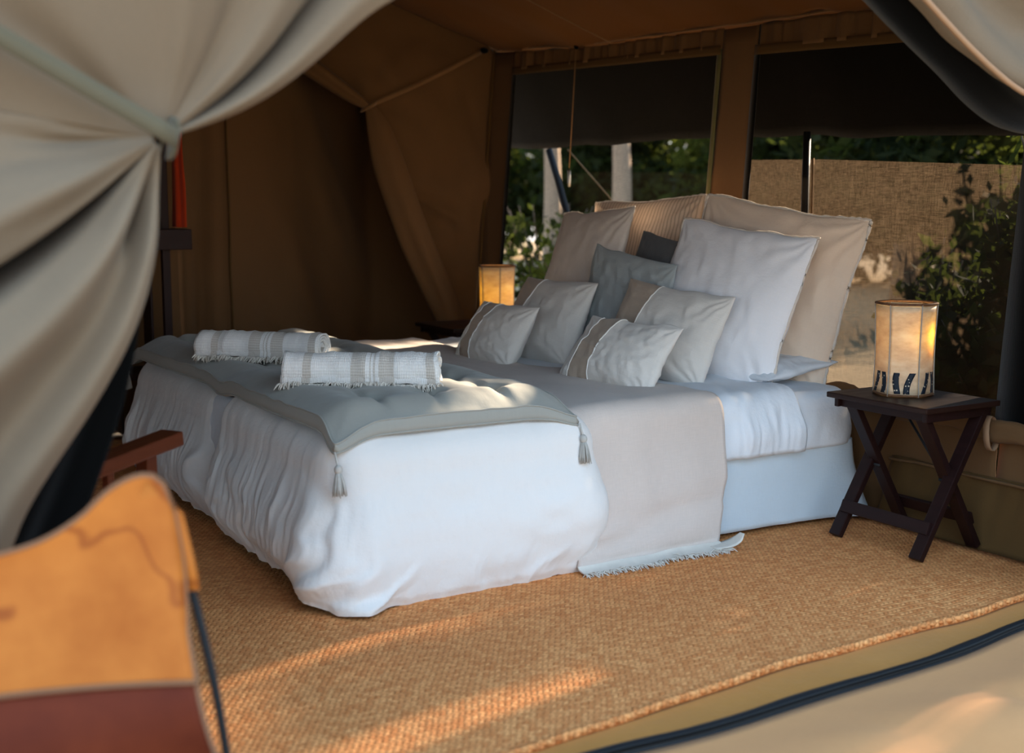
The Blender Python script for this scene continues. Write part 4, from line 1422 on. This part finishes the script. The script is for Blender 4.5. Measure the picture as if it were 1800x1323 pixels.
# ------------------------------------------------------------------ leather sling chair
def sling_chair():
    t = empty('sling_chair', (-1.55, 0.10, 0.0), 0, 'tan leather sling chair with dark seat on a black rod frame', 'chair')
    to = np.array([-1.55, 0.10, 0.0])
    n, k = 70, 46
    a = np.linspace(-1, 1, n)           # across, right wing at +1
    yc, hw = 0.055, 0.430
    A = a[:, None]
    b = np.linspace(0, 1, k)[None]      # down the back
    tc = spline([(0, 0.585), (0.25, 0.587), (0.45, 0.597), (0.60, 0.613), (0.72, 0.643), (0.80, 0.676), (0.88, 0.696), (0.94, 0.697), (0.975, 0.682), (1.0, 0.645)], 200)
    top = np.interp(np.abs(a), tc[:, 0], tc[:, 1])[:, None]
    bot = 0.432 + 0.0 * A
    Z = top * (1 - b) + bot * b
    edge = 1.0 + 0.015 * np.sin(np.pi * np.clip(b * 1.4, 0, 1)) - 0.02 * b
    Y = yc + hw * A * edge
    X = -1.83 + 0.10 * np.abs(A) ** 2.2 + 0.09 * b ** 1.6 - 0.02 * (1 - b) * np.abs(A) ** 3
    back = stk([X, Y, Z], -1)
    grid('back_sling', back - to, M['leather'], t, thick=0.006)
    # darker seat sewn on below
    b2 = np.linspace(0, 1, 36)[None]
    Z2 = bot - 0.20 * np.sin(b2 * math.pi * 0.55) + 0.10 * np.abs(A) ** 2 * b2 + 0.12 * b2 ** 3
    X2 = (X[:, -1:] + 0.48 * b2 ** 1.4)
    Y2 = yc + hw * A * (0.98 - 0.04 * b2)
    seat = stk([X2, Y2, Z2], -1)
    grid('seat_sling', seat - to, M['leather_dark'], t, thick=0.006)
    # rolled edges, seams and stitch rows
    tube('edge_binding', back[:, 0] - to, 0.0045, M['stitch'], t, 6)
    for s in (0, -1):
        tube('edge_binding', np.vstack([back[s, :], seat[s, 1:]]) - to, 0.0040, M['stitch'], t, 6)
    tube('seat_seam', back[:, -1] + np.array([0.006, 0, 0.002]) - to, 0.004, M['stitch'], t, 6)
    lst = []
    for col in (-4, 3):
        c = np.vstack([back[col], seat[col]]) + np.array([0.0045, 0, 0.001])
        c = spline(c, 240)
        for i in range(0, 238, 3):
            lst.append((c[i:i + 2], 0.0011))
    c = spline(back[:, 2] + np.array([0.0045, 0, 0]), 260)
    for i in range(0, 258, 3):
        lst.append((c[i:i + 2], 0.0011))
    st = tubes('stitching', lst, M['stitch'], t, 4)
    st['kind'] = 'stuff'
    # pocket behind the wing that takes the rod
    for s in (1, -1):
        yw = yc + s * hw
        P = np.array([[(-1.755, yw - s * 0.035, 0.690), (-1.75, yw + s * 0.013, 0.640), (-1.735, yw + s * 0.021, 0.58), (-1.72, yw + s * 0.024, 0.535)],
                      [(-1.775, yw - s * 0.06, 0.64), (-1.77, yw - s * 0.02, 0.60), (-1.75, yw - s * 0.005, 0.56), (-1.735, yw + s * 0.002, 0.532)]], float)
        grid('rod_pocket', P - to, M['leather'], t, thick=0.008)
    # frame: two bent rods, each from a wing down to the ground and up to a front corner
    for s in (1, -1):
        yw = yc + s * hw
        pts = spline([(-1.772, yw - s * 0.03, 0.650), (-1.758, yw - s * 0.002, 0.60), (-1.735, yw + s * 0.015, 0.54), (-1.69, yw + s * 0.032, 0.40), (-1.645, yw + s * 0.040, 0.25), (-1.57, yw + s * 0.05, 0.02), (-1.54, yw + s * 0.045, 0.008), (-1.35, yc + s * 0.1, 0.008)], 60)
        tube('frame_rod', pts - to, 0.0062, M['iron'], t, 10)
        pts = spline([(-1.35, yc + s * 0.1, 0.008), (-1.75, yc - s * 0.30, 0.008), (-1.80, yc - s * 0.32, 0.02), (-1.45, yc - s * 0.38, 0.24), (-1.17, yc - s * 0.42, 0.43)], 60)
        tube('frame_rod', pts - to, 0.0062, M['iron'], t, 10)
sling_chair()

# ------------------------------------------------------------------ wooden armchair behind the flap
def armchair():
    t = empty('wooden_armchair', (-3.015, 0.458, 0.011), math.radians(35), 'reddish wooden armchair half hidden behind the tent flap', 'chair')
    w = M['red_wood']
    H_ = 0.50
    for x in (-0.25, 0.19):
        bar('armrest', (x, -0.30, H_ - 0.06), (x + 0.02, 0.325, H_), 0.068, 0.036, w, t, bev=0.006)
        bar('front_leg', (x + 0.012, 0.235, 0.0), (x + 0.012, 0.235, H_ - 0.03), 0.036, 0.036, w, t, (0, 1, 0))
        bar('rear_leg', (x, -0.26, 0.0), (x, -0.34, 0.62), 0.034, 0.030, w, t, (0, 1, 0))
        for y in (-0.03, 0.105):
            bar('arm_spindle', (x + 0.012, y, 0.24), (x + 0.012, y, H_ - 0.04), 0.018, 0.022, w, t, (0, 1, 0))
        bar('side_rail', (x, -0.27, 0.235), (x, 0.21, 0.25), 0.022, 0.05, w, t)
    bar('front_rail', (-0.25, 0.2, 0.25), (0.19, 0.2, 0.25), 0.022, 0.05, w, t)
    bar('back_rail', (-0.25, -0.34, 0.60), (0.19, -0.34, 0.60), 0.022, 0.06, w, t)
    for x in np.linspace(-0.19, 0.13, 5):
        bar('back_slat', (x, -0.28, 0.25), (x, -0.335, 0.58), 0.03, 0.012, w, t, (0, 1, 0))
    for y in np.linspace(-0.22, 0.16, 6):
        bar('seat_slat', (-0.24, y, 0.268), (0.18, y, 0.268), 0.05, 0.014, w, t)
armchair()

# ------------------------------------------------------------------ clothes rack in the far left corner
rack = empty('clothes_rack', (-5.72, 1.45, 0.011), 0, 'dark wooden clothes rack with shelf against the far canvas wall', 'rack')
for y in (-0.30, 0.14):
    bar('post', (0, y, 0), (0, y, 1.60), 0.035, 0.035, M['rack_wood'], rack, (0, 1, 0))
bar('shelf', (0, -0.36, 0.895), (0, 0.225, 0.895), 0.26, 0.09, M['rack_wood'], rack)
bar('shelf', (0, -0.36, 0.30), (0, 0.20, 0.30), 0.26, 0.03, M['rack_wood'], rack)
for y in np.linspace(-0.22, 0.08, 3):
    bar('back_board', (-0.10, y, 0.02), (-0.10, y, 0.85), 0.012, 0.135, M['rack_wood'], rack, (1, 0, 0))
tube('hanging_rail', [(0, -0.34, 1.56), (0, 0.22, 1.56)], 0.012, M['iron'], rack, 10)
def garment():
    g = empty('red_robe', (-5.70, 1.655, 0.958), 0, 'red cotton robe hanging in a narrow fold above the rack shelf', 'clothing')
    z = np.linspace(0.0, 0.59, 30)
    k = 30
    a = np.linspace(0, 2 * np.pi, k, endpoint=False)
    r = (0.013 + 0.010 * (1 - z / 0.59))[:, None] * (1 + 0.3 * np.sin(a * 4)[None] + 0.15 * vnoise(z[:, None] * 6, np.cos(a)[None] * 2))
    P = stk([r * np.cos(a) * 2.6, r * np.sin(a), np.broadcast_to(z[:, None], r.shape)], -1)
    grid('robe', P, M['red'], g, wrap=True)
    pts = spline([(0, 0, 0.57), (-0.01, 0, 0.60), (-0.01, 0, 0.62), (-0.02, 0, 0.628)], 14)
    tube('hook', pts - np.array([0, 0, 0.006]), 0.0025, M['iron'], g, 6)
garment()

# ------------------------------------------------------------------ outside: fly sheet, net, poles, trees
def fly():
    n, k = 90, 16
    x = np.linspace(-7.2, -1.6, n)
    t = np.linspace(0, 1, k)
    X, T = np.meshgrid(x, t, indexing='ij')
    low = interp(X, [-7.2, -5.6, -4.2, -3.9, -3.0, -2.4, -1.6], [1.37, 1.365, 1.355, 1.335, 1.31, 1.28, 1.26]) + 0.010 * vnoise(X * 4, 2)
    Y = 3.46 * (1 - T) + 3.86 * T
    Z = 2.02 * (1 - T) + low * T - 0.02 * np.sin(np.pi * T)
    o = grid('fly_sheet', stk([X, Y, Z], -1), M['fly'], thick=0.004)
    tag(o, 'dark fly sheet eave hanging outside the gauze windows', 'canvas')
    # and its main slope above the roof
    T2 = np.linspace(0, 1, 12)
    XX, TT = np.meshgrid(np.linspace(-7.2, -1.6, 30), T2, indexing='ij')
    P = stk([XX, 3.46 * (1 - TT) + RIDGE_Y * TT, 2.02 * (1 - TT) + 3.0 * TT], -1)
    P2 = stk([XX, 2 * RIDGE_Y - 3.46 * (1 - TT) - RIDGE_Y * TT, 2.02 * (1 - TT) + 3.0 * TT], -1)
    grid('fly_slope', P, M['fly'], o, thick=0.004)
    grid('fly_slope', P2, M['fly'], o, thick=0.004)
fly()
def shade_net():
    x = np.linspace(-4.42, -2.0, 60)
    t = np.linspace(0, 1, 30)
    X, T = np.meshgrid(x, t, indexing='ij')
    top = interp(X, [-4.42, -3.95, -3.0, -2.4, -2.0], [1.255, 1.245, 1.20, 1.19, 1.17])
    Z = top * (1 - T) + 0.0 * T
    Y = 3.845 + 0.02 * fbm(X * 2, Z * 2, 4)
    o = grid('shade_net', stk([X, Y, Z], -1), M['shade_net'])
    tag(o, 'sunlit brown shade net hanging outside the window behind the lamp', 'net')
shade_net()
p1 = tube('tent_pole', [(-6.24, 3.95, 1.36), (-6.15, 3.95, 1.2), (-5.97, 3.95, 0.85), (-5.55, 3.95, -0.02)], 0.020, M['iron'], None, 10)
tag(p1, 'slanting grey tent pole outside the far window', 'pole')
p2 = tube('tent_pole', [(-4.0, 3.80, 1.36), (-4.0, 3.80, 1.0), (-4.0, 3.80, -0.03)], 0.016, M['iron'], None, 10)
tag(p2, 'upright dark tent pole outside the window behind the large beige pillow', 'pole')
g1 = tube('guy_rope', [(-6.12, 4.0, 1.36), (-5.86, 4.1, 1.10), (-4.9, 4.45, 0.0)], 0.004, M['rope'], None, 6)
tag(g1, 'thin guy rope slanting down outside the far window', 'rope')
g2 = tube('guy_rope', [(-3.96, 3.80, 1.25), (-3.955, 3.80, 0.7), (-3.955, 3.80, 0.0)], 0.005, M['rope'], None, 6)
tag(g2, 'pale rope beside the upright pole outside the lamp side window', 'rope')

def leaves(name, c, rad, n, size, m, parent, seed, hollow=0.0):
    r = np.random.default_rng(seed)
    d = r.normal(size=(n, 3))
    d /= np.linalg.norm(d, axis=1)[:, None]
    rr = r.uniform(hollow, 1, n) ** (1 / 2.2)
    p = d * rr[:, None]
    clump = 0.75 + 0.45 * fbm(d[:, 0] * 2.2 + seed, d[:, 1] * 2.2, d[:, 2] * 2.2, 2)
    p = np.array(c) + p * clump[:, None] * np.array(rad)
    a = r.normal(size=(n, 3)); a /= np.linalg.norm(a, axis=1)[:, None]
    b = np.cross(a, r.normal(size=(n, 3))); b /= np.linalg.norm(b, axis=1)[:, None]
    s = (size * r.uniform(0.6, 1.3, n))[:, None]
    V = stk([p - a * s, p + b * s * 0.42, p + a * s, p - b * s * 0.42], 1).reshape(-1, 3)
    F = np.arange(n * 4).reshape(-1, 4).tolist()
    o = pydata(name, V, F, m, parent, False)
    o['kind'] = 'stuff'
    return o

def tree(name, label, x, y, h, r_t, crowns, m_leaf, m_bark, seed, group=None, cat='tree', leaf=0.07, nleaf=2500, lean=0.0):
    t = empty(name, (x, y, -0.05), 0, label, cat, group)
    tube('trunk', spline([(0, 0, 0), (lean * 0.3, 0.03, h * 0.35), (lean * 0.7, -0.02, h * 0.7), (lean, 0, h)], 16), np.linspace(r_t, r_t * 0.5, 16), m_bark, t, 10)
    for i, (cx_, cy_, cz_, ra, rb) in enumerate(crowns):
        leaves('foliage', (cx_, cy_, cz_), (ra, ra, rb), nleaf, leaf, m_leaf, t, seed + i)
    return t

def shrub(label, x, y, h, spread, n_st, m_leaf, seed, leaf=0.035, per=26):
    r = np.random.default_rng(seed)
    t = empty('leafy_shrub', (x, y, -0.05), 0, label, 'shrub')
    lst, V = [], []
    for i in range(n_st):
        an = r.uniform(0, 2 * np.pi)
        q = r.uniform(0.2, 1) * spread
        hh = h * r.uniform(0.6, 1.0)
        tip = np.array([math.cos(an) * q, math.sin(an) * q, hh])
        p = spline([(0, 0, 0), tip * np.array([0.35, 0.35, 0.5]), tip], 12)
        lst.append((p, np.linspace(0.009, 0.003, 12)))
        for w in range(per):
            f = r.uniform(0.25, 1.0)
            c = p[int(f * 11)] + r.normal(size=3) * 0.05
            a = r.normal(size=3); a /= np.linalg.norm(a)
            b = np.cross(a, r.normal(size=3)); b /= np.linalg.norm(b)
            s = leaf * r.uniform(0.6, 1.4)
            V += [c - a * s, c + b * s * 0.45, c + a * s, c - b * s * 0.45]
    tubes('stems', lst, M['bark'], t, 5)
    o = pydata('foliage', V, np.arange(len(V)).reshape(-1, 4).tolist(), m_leaf, t, False)
    o['kind'] = 'stuff'

# shrubs close behind the net throw their shade on it
shrub('green shrub close behind the shade net at its right end', -3.12, 4.40, 1.50, 0.26, 26, M['leaf_d'], 3, 0.045, 90)
shrub('small leafy shrub behind the shade net, above the table lamp', -3.48, 4.55, 1.30, 0.22, 20, M['leaf_d'], 5, 0.045, 80)
shrub('low dark shrub behind the net near the upright pole', -4.20, 4.8, 1.05, 0.22, 13, M['leaf_d'], 6, 0.045, 70)
shrub('twiggy shrub behind the net between lamp and large beige pillow', -3.80, 4.45, 0.85, 0.24, 18, M['leaf_d'], 12, 0.045, 70)
shrub('low spreading shrub behind the net, below the lamp top', -3.28, 4.25, 0.72, 0.36, 24, M['leaf_d'], 14, 0.05, 80)
shrub('yellow green bush outside the far window beside the slanting pole', -7.3, 4.9, 0.95, 0.55, 26, M['leaf_y'], 8, 0.05, 34)
shrub('dark green bush outside the far window at its left edge', -8.6, 5.4, 1.15, 0.7, 26, M['leaf_d'], 9, 0.05, 34)
tree('shade_tree', 'dense dark tree shading the far window from outside', -7.4, 8.2, 3.4, 0.16, [(0, 0, 3.0, 1.5, 1.4), (0.9, 0.2, 2.3, 1.0, 0.9), (-0.8, 0.3, 2.0, 1.1, 1.0), (0.3, -0.3, 1.3, 0.9, 0.6)], M['leaf_d'], M['bark'], 21, leaf=0.10)
tree('pale_tree', 'pale sunlit tree trunk beyond the far window, left of the pole', -13.85, 8.8, 3.6, 0.13, [(0, 0, 3.9, 1.3, 0.8)], M['leaf'], M['pale_bark'], 31, nleaf=1200)
tree('pale_tree', 'pale sunlit tree trunk seen just right of the slanting pole', -12.9, 9.2, 3.6, 0.14, [(0, 0, 3.9, 1.3, 0.8)], M['leaf'], M['pale_bark'], 35, nleaf=1200)
# scrub line beyond the tent, off to the side of the low sun
tl_ = [(-22.5, 12.5, 3.6, 'leaf_d', 'dark bushy tree beyond the far window, at its left edge'),
       (-20.0, 13.5, 3.6, 'leaf', 'green bushy tree beyond the far window, behind the slanting pole'),
       (-17.6, 12.5, 3.2, 'leaf_d', 'dark bushy tree beyond the far window, behind the pale trunks'),
       (-15.6, 13.5, 3.0, 'leaf_y', 'yellowish bushy tree seen beside the window post'),
       (-13.4, 12.5, 3.0, 'leaf_d', 'dark bushy tree far behind the shade net, left of the upright pole'),
       (-11.4, 13.5, 3.2, 'leaf', 'green bushy tree far behind the shade net, right of the upright pole'),
       (-9.2, 12.5, 3.0, 'leaf_d', 'dark bushy tree far behind the lamp side of the shade net')]
for i, (x, y, h, m_, lb) in enumerate(tl_):
    tree('bushy_tree', lb, x, y, h * 0.8, 0.14, [(0, 0, h * 0.62, 1.6, h * 0.40), (0.6, 0.3, h * 0.30, 1.5, h * 0.34), (-0.7, 0.1, h * 0.35, 1.4, h * 0.36)], M[m_], M['bark'], 40 + 5 * i, group='scrub beyond the tent', leaf=0.13, nleaf=2600)
# unseen tree added beside the tent to shade the ground before the doorway
cr = []
for i, (x, y) in enumerate([(-2.6, 0.4), (-1.3, -0.1), (-0.2, 0.3)]):
    cr += [(x, y, 3.0, 1.3, 1.3), (x + 0.1, y + 0.1, 1.6, 1.3, 1.4), (x + 0.5, y + 0.3, 0.7, 1.2, 0.9)]
tree('added_shade_tree', 'wide dense tree added out of view beside the tent to shade the doorway ground', 0.85, 6.2, 3.2, 0.2, cr, M['leaf_d'], M['bark'], 60, leaf=0.14, nleaf=2600)
